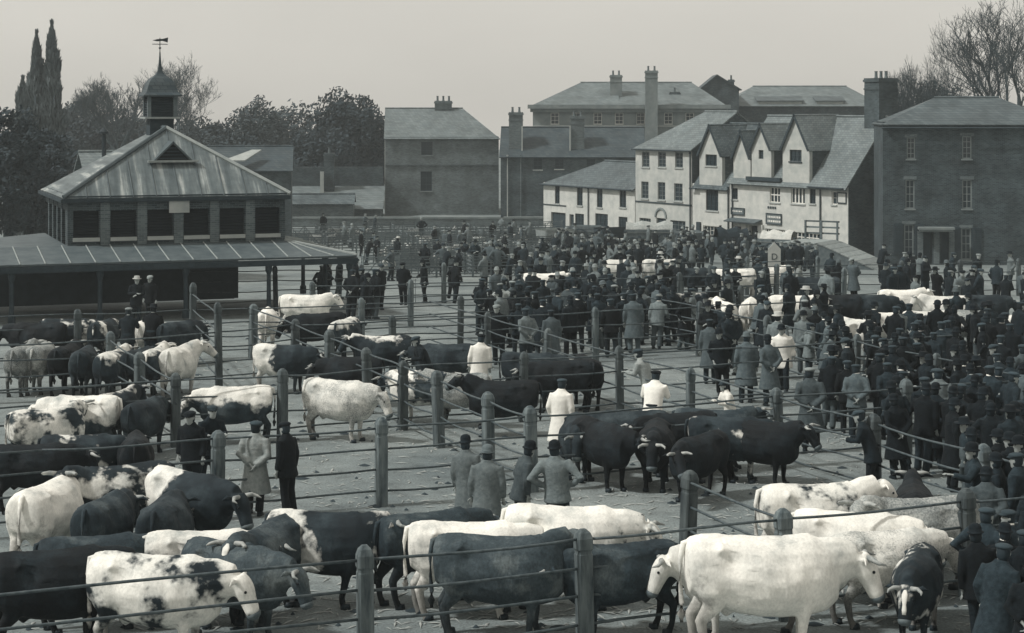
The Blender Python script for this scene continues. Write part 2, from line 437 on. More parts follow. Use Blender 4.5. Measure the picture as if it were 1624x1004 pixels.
# tall house
S = tsite('tall_house', 'white three-storey house with six sash windows beside the cottages', 'house', 1008)
L1 = S.l(1097); ze = S.z(1050, 234); D = 8.0; zr = S.z(1102, 177, D / 2)
r1 = [S.rect(1018, 1030, 241, 265), S.rect(1043.5, 1056, 241, 265), S.rect(1070.5, 1083, 241.5, 266)]
r2 = [S.rect(1017, 1028.5, 288, 315), S.rect(1043, 1055, 289, 317), S.rect(1069, 1082.5, 291, 319)]
lw = [S.rect(1063, 1087, 350, 371), S.rect(1014, 1032, 346, 366)]
dr = [(*S.rect(1041, 1056, 346, 380)[:2], 0, S.z(1048, 346))]
m = MB(); wall(m, 0, L1, 0, ze, r1 + r2 + lw + dr); body_box(m, 0, L1, .28, D, 0, ze)
m.prism([(0.0, ze - .02), (D, ze - .02), (D / 2, zr - .1)], 'x', L1 - .25, L1)
m.build('wall', 'cream_wash', S.o)
m = MB(); m.box(L1, L1 + .03, .02, D, 0, ze - .02); m.prism([(0.02, ze - .04), (D, ze - .04), (D / 2, zr - .15)], 'x', L1 + .001, L1 + .03); m.build('gable_shade', 'brick_dark', S.o)  # thin dark sheet paints the shade on the right gable end
for o in r1 + r2: window(S.o, o, 2, 4, frame='stone')
for o in lw: window(S.o, o, 4, 3, frame='stone')
door(S.o, dr[0], mat='paint_dark')
a, b, c, d = dr[0]; m = MB(); cx = (a + b) / 2
arc = [(cx + (b - a) * .62 * math.cos(t), d + .05 + (b - a) * .62 * math.sin(t)) for t in [PI * i / 10 for i in range(11)]]; arc2 = [(cx + (b - a) * .5 * math.cos(t), d + .05 + (b - a) * .5 * math.sin(t)) for t in [PI * i / 10 for i in range(11)]]
for i in range(10): m.prism([arc[i], arc[i + 1], arc2[i + 1], arc2[i]], 'y', -.09, -.001)
m.build('door_arch', 'stone', S.o)
m = MB(); m.box(0, L1, -.06, -.001, S.z(1050, 322) - .05, S.z(1050, 322) + .04); m.build('string_course', 'paint_dark', S.o)
gable_roof(S.o, 0, L1, 0, D, ze, zr, 'slate_pale', hipl=3.2)
gutter(S.o, -.1, L1 + .1, -.3, ze - .18); pipe(S.o, L1 - .1, -.08, 0, ze - .2)
def gable_bay(S, x0, x1, yb, ap, ye, depth, name_mat='cream_wash', roof='tile_old', y=-.04, wins=(), z0=None, back=None, side='brick_dark', oh=.14):
    """upright bay with a pointed gable; ridge runs inwards"""
    a, b = S.l(x0), S.l(x1); c = S.z((x0 + x1) / 2, yb) if z0 is None else z0; e = S.z((x0 + x1) / 2, ye); t = S.z((x0 + x1) / 2, ap)
    m = MB(); wall(m, a, b, c, e, wins, y, .25); m.prism([(a, e), (b, e), ((a + b) / 2, t - .12)], 'y', y, y + .25)
    bay = m.build('gable', name_mat, S.o)
    m = MB(); m.box(a, a + .1, y + .25, depth, c, e - .02); m.box(b - .1, b, y + .25, depth, c, e - .02); m.build('gable_side', side, bay)
    mid = (a + b) / 2; k = (t - e) / (mid - a)
    for s in (-1, 1):
        m = MB(); xe = mid + s * (mid - a + oh)
        m.slab([(xe, y - .16, e - k * oh), (mid, y - .16, t), (mid, depth, t), (xe, depth, e - k * oh)], .08); m.build('gable_roof', roof, bay)
        m = MB(); m.slab([(xe, y - .2, e - k * oh + .03), (mid, y - .2, t + .03), (mid, y - .165, t + .03), (xe, y - .165, e - k * oh + .03)], .16); m.build('bargeboard', 'dark_wood', bay)
    return bay
# gabled house
S = tsite('gabled_house', 'white narrow house with one tall pointed gable next to the inn', 'house', 1098)
L1 = S.l(1158) - .02; ze = S.z(1105, 291); D = 6.4; zr = S.z(1170, 196, D / 2)
gw = S.rect(1119.5, 1137.5, 245, 263); tw = S.rect(1119.5, 1139, 297, 334); sw = S.rect(1115, 1141, 358.5, 380)
m = MB(); wall(m, .02, L1, 0, ze, [tw, sw]); body_box(m, .02, L1, .28, D, 0, ze); m.build('wall', 'whitewash', S.o)
gable_roof(S.o, .3, L1 - .1, 0, D, ze, zr, 'tile_old', ov=.05)
gable_bay(S, 1110, 1146, 295, 197, 243, 3.4, wins=[gw], z0=ze - .3, side='tile_old')
window(S.o, gw, 3, 2, y=-.04, frame='paint_dark'); window(S.o, tw, 3, 5, frame='paint_dark'); window(S.o, sw, 5, 3, frame='paint_white')
pipe(S.o, S.l(1156), -.08, 0, ze - .1); gutter(S.o, .05, S.l(1109), -.3, ze - .35)
m = MB(); m.box(S.l(1106), S.l(1112), .0 - .12, -.01, S.z(1109, 383), S.z(1109, 352)); m.build('shutter', 'paint_dark', S.o)
# inn
S = tsite('inn', 'white inn with three pointed gables, signboards and dark doorways', 'inn', 1158)
L1 = S.l(1345); ze = S.z(1320, 289); D = 6.6; zr = S.z(1370, 185, D / 2)
wn = [S.rect(1160, 1170, 298.5, 316), S.rect(1221, 1237, 297.5, 321), S.rect(1254.5, 1276.5, 298, 323), S.rect(1284, 1293.5, 299, 323), S.rect(1319, 1327, 303.5, 324.5)]
wg = [S.rect(1213.5, 1245, 363.5, 397), S.rect(1252, 1300, 369, 392)]
dr = [(*S.rect(1165, 1178, 359, 390)[:2], 0, S.z(1171, 359)), (*S.rect(1188, 1205, 358, 400)[:2], 0, S.z(1196, 358))]
m = MB(); wall(m, 0, L1, 0, ze, wn + wg + dr); body_box(m, 0, L1, .28, D, 0, ze); m.build('wall', 'whitewash', S.o)
m = MB(); m.prism([(0.02, 0), (D, 0), (D, ze), (D / 2, zr - .05), (0.02, ze)], 'x', L1, L1 + .06); m.build('end_wall', 'brick_dark', S.o)
window(S.o, wn[0], 2, 2, frame='paint_dark'); window(S.o, wn[1], 3, 2, frame='paint_white', fw=.04, bar=.07); window(S.o, wn[2], 4, 1, frame='paint_white', bar=.12)
window(S.o, wn[3], 2, 2, frame='paint_dark'); window(S.o, wn[4], 1, 2, frame='paint_white')
window(S.o, wg[0], 8, 4, frame='paint_white', bar=.05); window(S.o, wg[1], 8, 3, frame='paint_white', bar=.05)
door(S.o, dr[0], depth=.25); door(S.o, dr[1], depth=.25)
gable_roof(S.o, 0.1, L1, 0, D, ze, zr, 'slate_pale', ov=.1, oh=.35)
g4 = gable_bay(S, 1164, 1191, 292, 206, 246, 3.1, z0=ze - .4, roof='tile_old')
w5 = S.rect(1205, 1212.5, 238, 252)
g5 = gable_bay(S, 1194, 1225, 284, 195, 233, 3.3, wins=[w5], z0=ze - .3, roof='slate_pale', y=-.10)
window(S.o, w5, 1, 2, y=-.10, frame='paint_dark', sill=None)
w6 = S.rect(1254.5, 1273.5, 237.5, 256)
g6 = gable_bay(S, 1243.5, 1286, 288, 181, 233, 3.5, wins=[w6], z0=ze - .3, roof='slate_pale', y=-.12)
window(S.o, w6, 3, 2, y=-.12, frame='paint_dark', sill='dark_wood')
m = MB(); m.box(S.l(1188), S.l(1242), -.3, -.11, S.z(1215, 287), S.z(1215, 281)); m.build('cornice', 'paint_dark', S.o)
gutter(S.o, S.l(1288), L1, -.42, ze - .36)
pipe(S.o, S.l(1302), -.08, 0, ze - .3); pipe(S.o, S.l(1155.5) + .5, -.08, 0, ze - .3)
for (x0, x1, y0, y1, fr) in ((1158.5 + 2, 1181.5, 329.5, 340.5, 0), (1216, 1240.5, 338.5, 356, 0)):
    a, b, c, d = S.rect(x0, x1, y0, y1); m = MB(); m.box(a, b, -.07, -.005, c, d); so_ = m.build('signboard', 'sign_board', S.o)
    m = MB()
    for e in ((a, b, d - .05, d), (a, b, c, c + .05), (a, a + .05, c + .05, d - .05), (b - .05, b, c + .05, d - .05)): m.box(e[0], e[1], -.10, -.072, e[2], e[3])
    m.build('frame', 'paint_dark', so_)
    m = MB(); h = (d - c)
    for row in range(2 if h > .6 else 1):
        zc = d - h * (.33 + .38 * row) if h > .6 else (c + d) / 2; x = a + (b - a) * .12
        while x < b - (b - a) * .14:
            wl = rnd.uniform(.08, .2); m.box(x, min(x + wl, b - .1), -.078, -.071, zc - h * .09, zc + h * .09); x += wl + .06
    m.build('lettering', 'paint_white', so_)
a, b, c, d = S.rect(1328.5, 1343, 305, 323); m = MB()
for e in ((a, b, d - .07, d), (a, b, c, c + .07), (a, a + .07, c + .07, d - .07), (b - .07, b, c + .07, d - .07)): m.box(e[0], e[1], -.06, -.005, e[2], e[3])
m.build('sign_frame', 'paint_dark', S.o); m = MB(); m.box(a + .07, b - .07, -.03, -.005, c + .07, d - .07); m.build('sign_panel', 'whitewash', S.o)
m = MB(); x = S.l(1218)
while x < S.l(1231): m.box(x, x + .14, -.05, -.005, S.z(1225, 331), S.z(1225, 327.5)); x += .24
m.build('lettering', 'paint_dark', S.o)
m = MB(); m.slab([(S.l(1160), -.7, dr[1][3] + .25), (S.l(1209), -.7, dr[1][3] + .25), (S.l(1209), -.002, dr[1][3] + .45), (S.l(1160), -.002, dr[1][3] + .45)], .08); m.build('door_hood', 'lead', S.o)
for px in (1182, 1208):
    m = MB(); l = S.l(px); m.box(l - .25, l + .25, -.16, -.002, 0, dr[1][3] + .1); m.build('pilaster', 'whitewash', S.o)
chimney(S.o, L1 - 1.5, L1 - .1, D / 2 - .6, D / 2 + 1.0, zr - 1.4, S.z(1395, 124, D / 2), 'brick_dark', 3)
# ------------------------------------------------------------------ brick house at the right
S = Site('brick_house', 'dark three-storey brick house with white sashes and twin front doors', 'house', at(1400, 432, 113.5), R(-6))
S.o.location.z = ZLOW; S.P.z = ZLOW
L1 = S.l(1690); ze = S.z(1405, 193); D = 6.2; zr = S.z(1540, 155, D / 2)
wn = [S.rect(1438, 1451.5, 218, 252), S.rect(1526, 1541, 216, 252), S.rect(1436, 1450.5, 285, 331), S.rect(1526, 1541.5, 285, 331), S.rect(1434, 1449, 356, 404), S.rect(1524.5, 1540, 362, 412)]
dr = [(*S.rect(1464, 1478, 368, 430)[:2], .15, S.z(1470, 369)), (*S.rect(1492, 1506, 368, 430)[:2], .15, S.z(1499, 369))]
m = MB(); wall(m, 0, L1, 0, ze, wn + dr); body_box(m, 0, L1, .28, D, 0, ze); m.build('wall', 'brick_red', S.o)
for o in wn:
    wo = window(S.o, o, 2, 4, frame='stone', sill='stone', fw=.07, bar=.035)
    l = MB(); l.box(o[0] - .12, o[1] + .12, -.03, -.002, o[3] + .003, o[3] + .2); l.build('lintel', 'brick_mid', wo)
for o in wn:   # roller blinds drawn half way
    m = MB(); m.box(o[0] + .02, o[1] - .02, .2, .215, o[2] + (o[3] - o[2]) * .12, o[3] - .02); m.build('blind', 'stone', S.o)
for o in wn[4:6]:
    for s in (0, 1):
        x0 = o[0] - .62 if s == 0 else o[1] + .06
        m = MB(); m.box(x0, x0 + .55, -.06, -.003, o[2] - .05, o[3] + .05)
        for k in range(14): zz = o[2] + (o[3] - o[2]) * (k + .3) / 14; m.box(x0 + .06, x0 + .49, -.08, -.06, zz, zz + .05)
        m.build('shutter', 'paint_dark', S.o)
for o in dr: door(S.o, o)
a, b = S.l(1455), S.l(1512); zt = dr[0][3] + .22
m = MB(); m.box(a, b, -.75, -.003, zt, zt + .14); m.box(a + .08, b - .08, -.66, -.003, zt - .12, zt - .001); m.build('door_hood', 'stone', S.o)
for px in (1459, 1485, 1509):
    l = S.l(px); m = MB(); m.box(l - .16, l + .16, -.2, -.003, 0, zt - .13); m.box(l - .22, l + .22, -.26, -.003, 0, .3); m.build('pilaster', 'brick_mid', S.o)
m = MB(); m.box(a, b, -.9, -.27, 0, .15); m.build('step', 'stone', S.o)
gable_roof(S.o, 0, L1, 0, D, ze, zr, 'slate', hipl=3.4, hipr=3.4, oh=.35); gutter(S.o, -.1, L1, -.4, ze - .36)
# ------------------------------------------------------------------ big stone building behind
S = Site('stone_hall', 'large stone building with heavy cornice and hipped roofs behind the terrace', 'building', (at(845, 330, 190).x, 190, ZLOW), R(-2))
L1 = S.l(1150); ze = S.z(950, 170); D = 11; zr = S.z(960, 131, D / 2)
wn = [S.rect(x - 6.5, x + 6.5, 179, 197) for x in (948, 982, 1016, 880, 914, 1060, 1094)]
m = MB(); wall(m, 0, L1, 0, ze, wn); body_box(m, 0, L1, .28, D, 0, ze); m.build('wall', 'stone', S.o)
for o in wn: window(S.o, o, 2, 3, frame='paint_white')
m = MB(); m.box(-.5, L1 + .5, -.7, .0 - .001, ze - .15, ze + .25); m.box(-.25, L1 + .25, -.4, -.001, ze - .5, ze - .152); m.build('cornice', 'stone', S.o)
m = MB(); m.box(-.5, -.001, .001, D, ze - .15, ze + .25); m.build('cornice', 'stone', S.o)
m = MB(); m.box(0, L1, -.25, -.001, S.z(950, 201), S.z(950, 199)); m.build('string_course', 'stone_pale', S.o)
gable_roof(S.o, 0, L1, 0, D, ze + .3, zr, 'slate_pale', hipl=4.8, hipr=3.0, oh=.3)
m = MB(); a, b = S.l(925, 2), S.l(1010, 2); zt = S.z(960, 134, 4)
m.slab([(a, .3, ze + .35), (a + 3.6, .3, ze + .35), (a + 3.6, 4.4, zt + .3), (a + 2.6, 4.4, zt + .3)], .1); m.build('roof_hip', 'slate_pale', S.o)
l = S.l(977, 2); chimney(S.o, l - .6, l + .6, 1.8, 2.8, ze, S.z(977, 119, 2), 'stone', 2)
l = S.l(1033, -1); chimney(S.o, l - .62, l + .62, -1.4, -.7, 0, S.z(1033, 112, -1), 'stone', 2)
l = S.l(1070, 3); chimney(S.o, l - .5, l + .5, 2.5, 3.5, ze, S.z(1068, 146, 3), 'brick_dark', 1)
S = Site('gabled_block', 'dark gabled block rising behind the inn roofs', 'building', (at(1112, 330, 197).x, 197, ZLOW), R(-3))
L1 = S.l(1172); ze = S.z(1140, 140); zt = S.z(1136, 118)
m = MB(); wall(m, 0, L1, 0, ze, []); body_box(m, 0, L1, .28, 9, 0, ze); m.prism([(0, ze), (L1, ze), (L1 * .42, zt - .1)], 'y', 0, .3); m.build('wall', 'brick_dark', S.o)
for s, xe in ((0, -.3), (1, L1 + .3)):
    m = MB(); m.slab([(xe, -.3, ze - .15), (L1 * .42, -.3, zt), (L1 * .42, 9, zt), (xe, 9, ze - .15)], .1); m.build('roof', 'slate_dark', S.o)
l = S.l(1170); chimney(S.o, l - .9, l - .3, 1, 1.8, ze - 1.5, S.z(1170, 126), 'brick_dark', 1)
S = Site('long_building', 'long flat-topped building with hipped slate roof behind the gables', 'building', (at(1150, 330, 203).x, 203, ZLOW), R(-2))
L1 = S.l(1400); ze = S.z(1280, 181); D = 12; zr = S.z(1290, 137, D / 2)
m = MB(); wall(m, 0, L1, 0, ze + 1.0, []); body_box(m, 0, L1, .28, D, 0, ze + 1.0); m.build('wall', 'brick_dark', S.o)
gable_roof(S.o, 0, L1, 0, D, ze + 1.0, zr, 'slate_pale', hipl=3.5, hipr=3.0, oh=.4)
for x0, x1 in ((1203, 1272), (1296, 1338)):
    a, b = S.l(x0), S.l(x1); m = MB(); m.box(a, b, .2, 2.2, ze + .6, S.z(1240, 160)); dm = m.build('dormer', 'stone_pale', S.o)
    m = MB(); m.slab([(a - .2, 0, S.z(1240, 160) + .02), (b + .2, 0, S.z(1240, 160) + .02), (b + .2, 4.5, S.z(1240, 148)), (a - .2, 4.5, S.z(1240, 148))], .08); m.build('dormer_roof', 'slate', dm)
# ------------------------------------------------------------------ dark warehouse between brick house and cottages
S = Site('warehouse', 'long dark warehouse with slate roof behind the cottages', 'warehouse', (at(794, 345, 166).x, 166, ZLOW), R(-2))
L1 = S.l(1022); ze = S.z(900, 246); D = 8; zr = S.z(900, 202, D / 2)
wn = [S.rect(846, 860, 250, 269), S.rect(880, 894, 252, 268), S.rect(930, 944, 252, 268)]
m = MB(); wall(m, 0, L1, 0, ze, wn); body_box(m, 0, L1, .28, D, 0, ze); m.prism([(0, ze), (D, ze), (D / 2, zr - .1)], 'x', 0, .25); m.build('wall', 'brick_dark', S.o)
for o in wn: window(S.o, o, 2, 3, frame='paint_dark')
gable_roof(S.o, 0, L1, 0, D, ze, zr, 'slate_dark', oh=.3)
for px, top in ((818, 178), (916, 184)):
    l = S.l(px, 1); chimney(S.o, l - .6, l + .6, .8, 2.0, ze - .3, S.z(px, top, 1.4), 'brick_mid', 2)
    m = MB(); l2 = S.l(px + (10 if px < 850 else -12), .75); m.box(l2 - .06, l2 + .06, .6, .74, ze + .3, S.z(px, 200, 1)); m.build('flue_pipe', 'stone_pale', S.o)
pipe(S.o, .6, -.1, 0, ze, 'stone_pale'); pipe(S.o, S.l(826), -.1, 0, ze, 'brick_mid')
# ------------------------------------------------------------------ plain brick house in the middle
S = Site('plain_house', 'plain grey brick house with two small windows and one chimney', 'house', (at(611, 345, 172).x, 172, ZLOW), R(2.5))
L1 = S.l(791); ze = S.z(700, 217); D = 9; zr = S.z(690, 172, D / 2)
wn = [S.rect(668, 686, 225, 246), S.rect(667, 685, 272, 303)]
m = MB(); wall(m, 0, L1, 0, ze, wn); body_box(m, 0, L1, .28, D, 0, ze); m.build('wall', 'brick_house', S.o)
m = MB(); m.prism([(0, 0), (D, 0), (D, ze), (D / 2, zr - .1), (0, ze)], 'x', -.06, -.002); m.build('end_wall', 'stone_pale', S.o)
for o in wn: window(S.o, o, 2, 3, frame='paint_dark', sill='stone')
gable_roof(S.o, 0, L1, 0, D, ze, zr, 'slate_pale', hipr=3.2, oh=.3)
for py in (217.5, 260):
    m = MB(); m.box(.02, L1, -.12, -.002, S.z(700, py) - .14, S.z(700, py)); m.build('string_course', 'brick_mid', S.o)
l = S.l(703, D / 2); chimney(S.o, l - .8, l + .8, D / 2 - .4, D / 2 + .4, zr - .6, S.z(703, 160, D / 2), 'brick_mid', 3)
# yard walls and sheds behind the hurdles
S = Site('yard_shed', 'low yard shed with sloping slate roof left of the plain house', 'shed', (at(452, 335, 162).x, 162, ZLOW), R(2))
L1 = S.l(604); zt = S.z(530, 303)
m = MB(); m.box(0, L1, 0, 5, 0, S.z(530, 331)); m.build('wall', 'brick_mid', S.o)
m = MB(); m.slab([(-.2, -.4, S.z(530, 331)), (L1 + .2, -.4, S.z(530, 331)), (L1 + .2, 5.4, zt + .2), (-.2, 5.4, zt + .2)], .12); m.build('roof', 'slate_pale', S.o)
m = MB(); m.box(-4, L1, 5.6, 6, 0, S.z(530, 265, 5.6)); m.build('back_wall', 'brick_dark', S.o)
l = S.l(522, 4.2); chimney(S.o, l - .45, l + .45, 4.0, 4.9, 1, S.z(522, 243, 4.2), 'brick_dark', 1)
l = S.l(511, 4.0); m = MB(); m.box(l - .16, l + .16, 3.6, 3.9, 2, S.z(511, 272, 4)); m.build('flue', 'stone_pale', S.o)
for nm_, lb_, x0_, x1_, ye_, yr_, Yb, rf in (('outhouse', 'small slate-roofed outhouse left of the yard shed chimney', 462, 512, 292, 272, 168, 'slate'), ('outhouse', 'small dark outhouse tucked beside the plain house', 548, 602, 290, 268, 169, 'slate_dark'), ('cart_shed', 'long low cart shed below the bushy trees', 440, 560, 322, 308, 158, 'tile_old')):
    S = Site(nm_, lb_, 'shed', (at(x0_, 335, Yb).x, Yb, ZLOW), R(3)); L1 = S.l(x1_); ze = S.z((x0_ + x1_) / 2, ye_); zr = S.z((x0_ + x1_) / 2, yr_, 2)
    m = MB(); m.prism([(0, 0), (4, 0), (4, ze), (2, zr - .1), (0, ze)], 'x', 0, L1); m.build('wall', 'brick_mid', S.o); gable_roof(S.o, 0, L1, 0, 4, ze, zr, rf)
S = Site('boundary_wall', 'low pale boundary wall running along behind the sheep hurdles', 'wall', (at(440, 345, 156).x, 156, ZLOW), R(1))
L1 = S.l(862); m = MB(); m.box(0, L1, 0, .35, 0, S.z(650, 347)); m.build('wall', 'brick_house', S.o)
m = MB(); m.box(-.05, L1 + .05, -.06, .41, S.z(650, 347) + .003, S.z(650, 347) + .15); m.build('coping', 'stone', S.o)

# ------------------------------------------------------------------ the market house
S = Site('market_house', 'dark market house with sheet roof, louvred cupola and low canopy', 'market house', (0, 0, 0), R(20))
P = at(107, 390, 69.0); base = gz(66)
S.P = Vector((P.x, P.y, base)); S.o.location = S.P
W = S.l(452); DEP = 7.4
zc = S.z(107, 390); ze = S.z(110, 309); zt = zc + .05
MID = W / 2
# upper storey piers, sills, louvred openings
nb = 6; pw = .42
def arcade(par, x0, x1, n, fn):
    step = (x1 - x0) / n
    for i in range(n):
        a, b = x0 + step * i + pw / 2, x0 + step * (i + 1) - pw / 2
        m = MB(); fn(m, a, b, zc + .30, ze - .62)
        m.build('louvre', 'louvre', par)
m = MB(); wall(m, 0, W, zc - .1, ze, [(W / nb * i + pw / 2, W / nb * (i + 1) - pw / 2, zc + .28, ze - .6) for i in range(nb)], 0, .3)
m.box(.3, W - .3, DEP - .3, DEP, zc - .1, ze)
m.build('upper_wall', 'brick_dark', S.o)
m, mR = MB(), MB()
nside = 5; st = (DEP - .32) / nside
for i in range(nside):
    for m_, o_ in ((m, 0), (mR, W - .3)):
        m_.box(o_, o_ + .3, .31 + st * i, .31 + st * i + .35, zc - .1, ze - .005)
        m_.box(o_ + .02, o_ + .28, .31 + st * i + .351, .31 + st * (i + 1) - .001, ze - .6, ze - .005)
        m_.box(o_ + .12, o_ + .14, .31 + st * i + .351, .31 + st * (i + 1) - .001, zc - .09, ze - .601)
m.build('side_wall', 'brick_dark', S.o); mR.build('side_wall', 'brick_dark', S.o)
for i in range(nb):
    a, b = W / nb * i + pw / 2, W / nb * (i + 1) - pw / 2
    m = MB(); k = 9
    for j in range(k):
        zz = zc + .3 + (ze - .62 - zc - .3) * j / k; m.slab([(a, .10, zz), (b, .10, zz), (b, .2, zz + .12), (a, .2, zz + .12)], .02)
    m.box(a, b, .24, .26, zc + .28, ze - .6); m.build('louvre', 'louvre', S.o)
    m = MB(); m.box(a - .02, b + .02, -.10, .2, zc + .14, zc + .279); m.build('sill', 'stone_pale', S.o)
    m = MB(); x = W / nb * i; 
    if i: m.box(x - .17, x + .17, -.08, -.002, zc, ze - .3); m.build('pier', 'brick_mid', S.o)
m = MB(); m.box(-.12, W + .12, -.14, -.002, ze - .3, ze - .05); m.build('cornice', 'dark_wood', S.o)
l0, l1 = S.l(267), S.l(299); m = MB(); m.box(l0, l1, -.2, -.142, S.z(283, 337), S.z(283, 316)); m.build('name_plate', 'stone_pale', S.o)
# main roof: hipped front with a little louvred gablet
OH = .16; HIP = 2.7; zr = ze + 2.36
za = ze - .12
def rslab(n, pts, mat='sheet_roof', th=.09): m = MB(); m.slab(pts, th); return m.build(n, mat, S.o)
A_, B_ = (-OH, -OH, za), (W + OH, -OH, za); C_, D_ = (W + OH, DEP + OH, za), (-OH, DEP + OH, za); T0, T1 = (MID, HIP, zr), (MID, DEP - HIP, zr)
nst = 10   # front slope in separate sheets
for i in range(nst):
    f0, f1 = i / nst, (i + 1) / nst
    def edge(f):
        x = A_[0] + (B_[0] - A_[0]) * f
        t = 1 - abs(f - .5) * 2
        return (x, A_[1], za), (x, A_[1] + (HIP + OH) * t, za + (zr - za) * t)
    (b0, t0), (b1, t1) = edge(f0), edge(f1)
    pts = [b0, b1, t1, t0]
    if f0 == 0: pts = [b0, b1, t1]
    if i == nst - 1: pts = [b0, b1, t0]
    rslab('roof_sheet', pts)
    if 0 < i:
        m = MB(); m.tube([Vector(b0) + Vector((0, 0, .015)), Vector(t0) + Vector((0, 0, .015))], .025, 5); m.build('seam', 'lead', S.o)
rslab('roof', [A_, T0, T1, D_]); rslab('roof', [B_, C_, T1, T0]); rslab('roof', [C_, D_, T1])
for q in ((A_, T0), (B_, T0), (T0, T1)):
    m = MB(); m.tube([Vector(q[0]) + Vector((0, 0, .05)), Vector(q[1]) + Vector((0, 0, .05))], .085, 6); m.build('ridge_roll', 'lead_roll' if q[0] is B_ else 'lead', S.o)
m = MB(); m.box(-OH, W + OH, -OH - .1, -OH - .001, za - .16, za - .03); m.build('gutter', 'dark_wood', S.o)
m = MB(); m.box(-OH - .1, -OH - .001, -OH, DEP + OH, za - .16, za - .03); m.build('gutter', 'dark_wood', S.o)
# gablet vent on the front slope
tv = .52; yv = -OH + (HIP + OH) * tv; zv = za + (zr - za) * tv
m = MB(); m.prism([(MID - .62, zv + .02), (MID + .62, zv + .02), (MID, zv + .62)], 'y', yv - .12, yv + .9); gv = m.build('gablet', 'interior', S.o)
for j in range(4):
    m = MB(); hw = .55 * (1 - j / 4.2); m.box(MID - hw, MID + hw, yv - .17, yv - .122, zv + .07 + j * .13, zv + .11 + j * .13); m.build('louvre_slat', 'dark_wood', gv)
for s in (-1, 1):
    m = MB(); m.slab([(MID + s * .85, yv - .25, zv - .1), (MID, yv - .25, zv + .74), (MID, yv + 1.2, zv + .74), (MID + s * .85, yv + 1.2, zv - .1)], .06); m.build('gablet_roof', 'lead', gv)
m = MB(); m.box(MID - .95, MID + .95, yv - .32, yv - .121, zv - .06, zv + .02); m.build('gablet_sill', 'lead_roll', gv)
# cupola
yc = 4.1; m = MB()
cz0 = zr - .35; hw = .56
m.box(MID - .46, MID + .46, yc - .46, yc + .46, cz0, zr + .38); cu = m.build('cupola', 'dark_wood', S.o)
m = MB(); m.box(MID - .68, MID + .68, yc - .68, yc + .68, zr + .38, zr + .45); m.build('cupola_ledge', 'lead_roll', cu)
m = MB()
for sx in (-1, 1):
    for sy in (-1, 1): m.box(MID + sx * .5 - .07, MID + sx * .5 + .07, yc + sy * .5 - .07, yc + sy * .5 + .07, zr + .45, zr + 1.25)
m.box(MID - .42, MID + .42, yc - .42, yc + .42, zr + .45, zr + 1.25); m.build('cupola_post', 'mid_wood', cu)
for j in range(8):
    zz = zr + .47 + j * .095
    m = MB(); m.slab([(MID - .425, yc - .55, zz), (MID + .425, yc - .55, zz), (MID + .425, yc - .43, zz + .09), (MID - .425, yc - .43, zz + .09)], .018)
    m.slab([(MID - .55, yc - .425, zz), (MID - .55, yc + .425, zz), (MID - .43, yc + .425, zz + .09), (MID - .43, yc - .425, zz + .09)], .018); m.build('louvre_slat', 'dark_wood', cu)
zo = zr + 1.25
prof = [(.74, 0), (.74, .06), (.62, .16), (.56, .32), (.50, .52), (.40, .68), (.26, .78), (.15, .88), (.09, 1.0), (.06, 1.2), (.035, 1.45), (.02, 1.75)]
m = MB(); m.loft([[(MID + sx * r, yc + sy * r, zo + z) for sx, sy in ((-1, -1), (1, -1), (1, 1), (-1, 1))] for r, z in prof]); m.build('ogee_roof', 'slate_dark', cu)
zf = zo + 1.7; m = MB(); m.tube([(MID, yc, zf), (MID, yc, zf + .6)], .018, 5); m.lathe([(0, -.06), (.06, 0), (0, .06)], (MID, yc, zf + .2), 8)
m.tube([(MID - .3, yc, zf + .35), (MID + .3, yc, zf + .35)], .014, 4); m.tube([(MID, yc - .3, zf + .35), (MID, yc + .3, zf + .35)], .014, 4); fn = m.build('finial', 'iron', cu)
m = MB(); m.prism([(MID - .3, zf + .5), (MID - .1, zf + .46), (MID + .1, zf + .48), (MID + .3, zf + .42), (MID + .32, zf + .62), (MID + .1, zf + .56), (MID - .1, zf + .55)], 'y', yc - .012, yc + .012); m.build('weather_vane', 'iron', fn)
# canopy round the ground storey
CD = 2.7; zE = zc - .42; cr = S.l(566, -CD) - W; cl = 3.2
npan = 18; xl, xr = -cl - 2.2, W + cr
for i in range(npan):
    f0, f1 = i / npan, (i + 1) / npan
    x0, x1 = xl + (xr - xl) * f0, xl + (xr - xl) * f1
    def top(x): return min(max(x, -.02), W + .02)
    m = MB(); m.slab([(x0, -CD, zE), (x1, -CD, zE), (top(x1) if x1 > 0 else x1, -.01, zc), (top(x0) if x0 > 0 else x0, -.01, zc)], .07); pn = m.build('canopy_panel', 'lead', S.o)
    if i:
        m = MB(); q = top(x0) if x0 > 0 else x0; m.tube([(x0, -CD - .02, zE + .015), (q, -.012, zc + .015)], .024, 5); m.build('canopy_roll', 'lead_roll', S.o)
rslab('canopy_side', [(W + cr, -CD, zE), (W + cr, DEP, zE), (W + .01, DEP, zc), (W + .01, -.01, zc)], 'lead', .07)
for i in range(4):
    yy = 0 + 1.9 * i; m = MB(); m.tube([(W + cr, yy, zE + .02), (W + .03, yy, zc + .02)], .03, 5); m.build('canopy_roll', 'lead_roll', S.o)
m = MB(); m.tube([(W + cr, -CD, zE + .03), (W, 0, zc + .03)], .045, 5); m.build('canopy_hip', 'lead_roll', S.o)
rslab('canopy_side', [(xl, DEP, zE), (xl, .0, zE + .42), (-.01, -.0, zc), (-.01, DEP, zc)], 'lead', .07)
m = MB(); m.box(xl, xr, -CD - .06, -CD + .06, zE - .30, zE - .09); m.box(xr - .06, xr + .06, -CD + .062, DEP, zE - .30, zE - .09); m.build('canopy_beam', 'dark_wood', S.o)
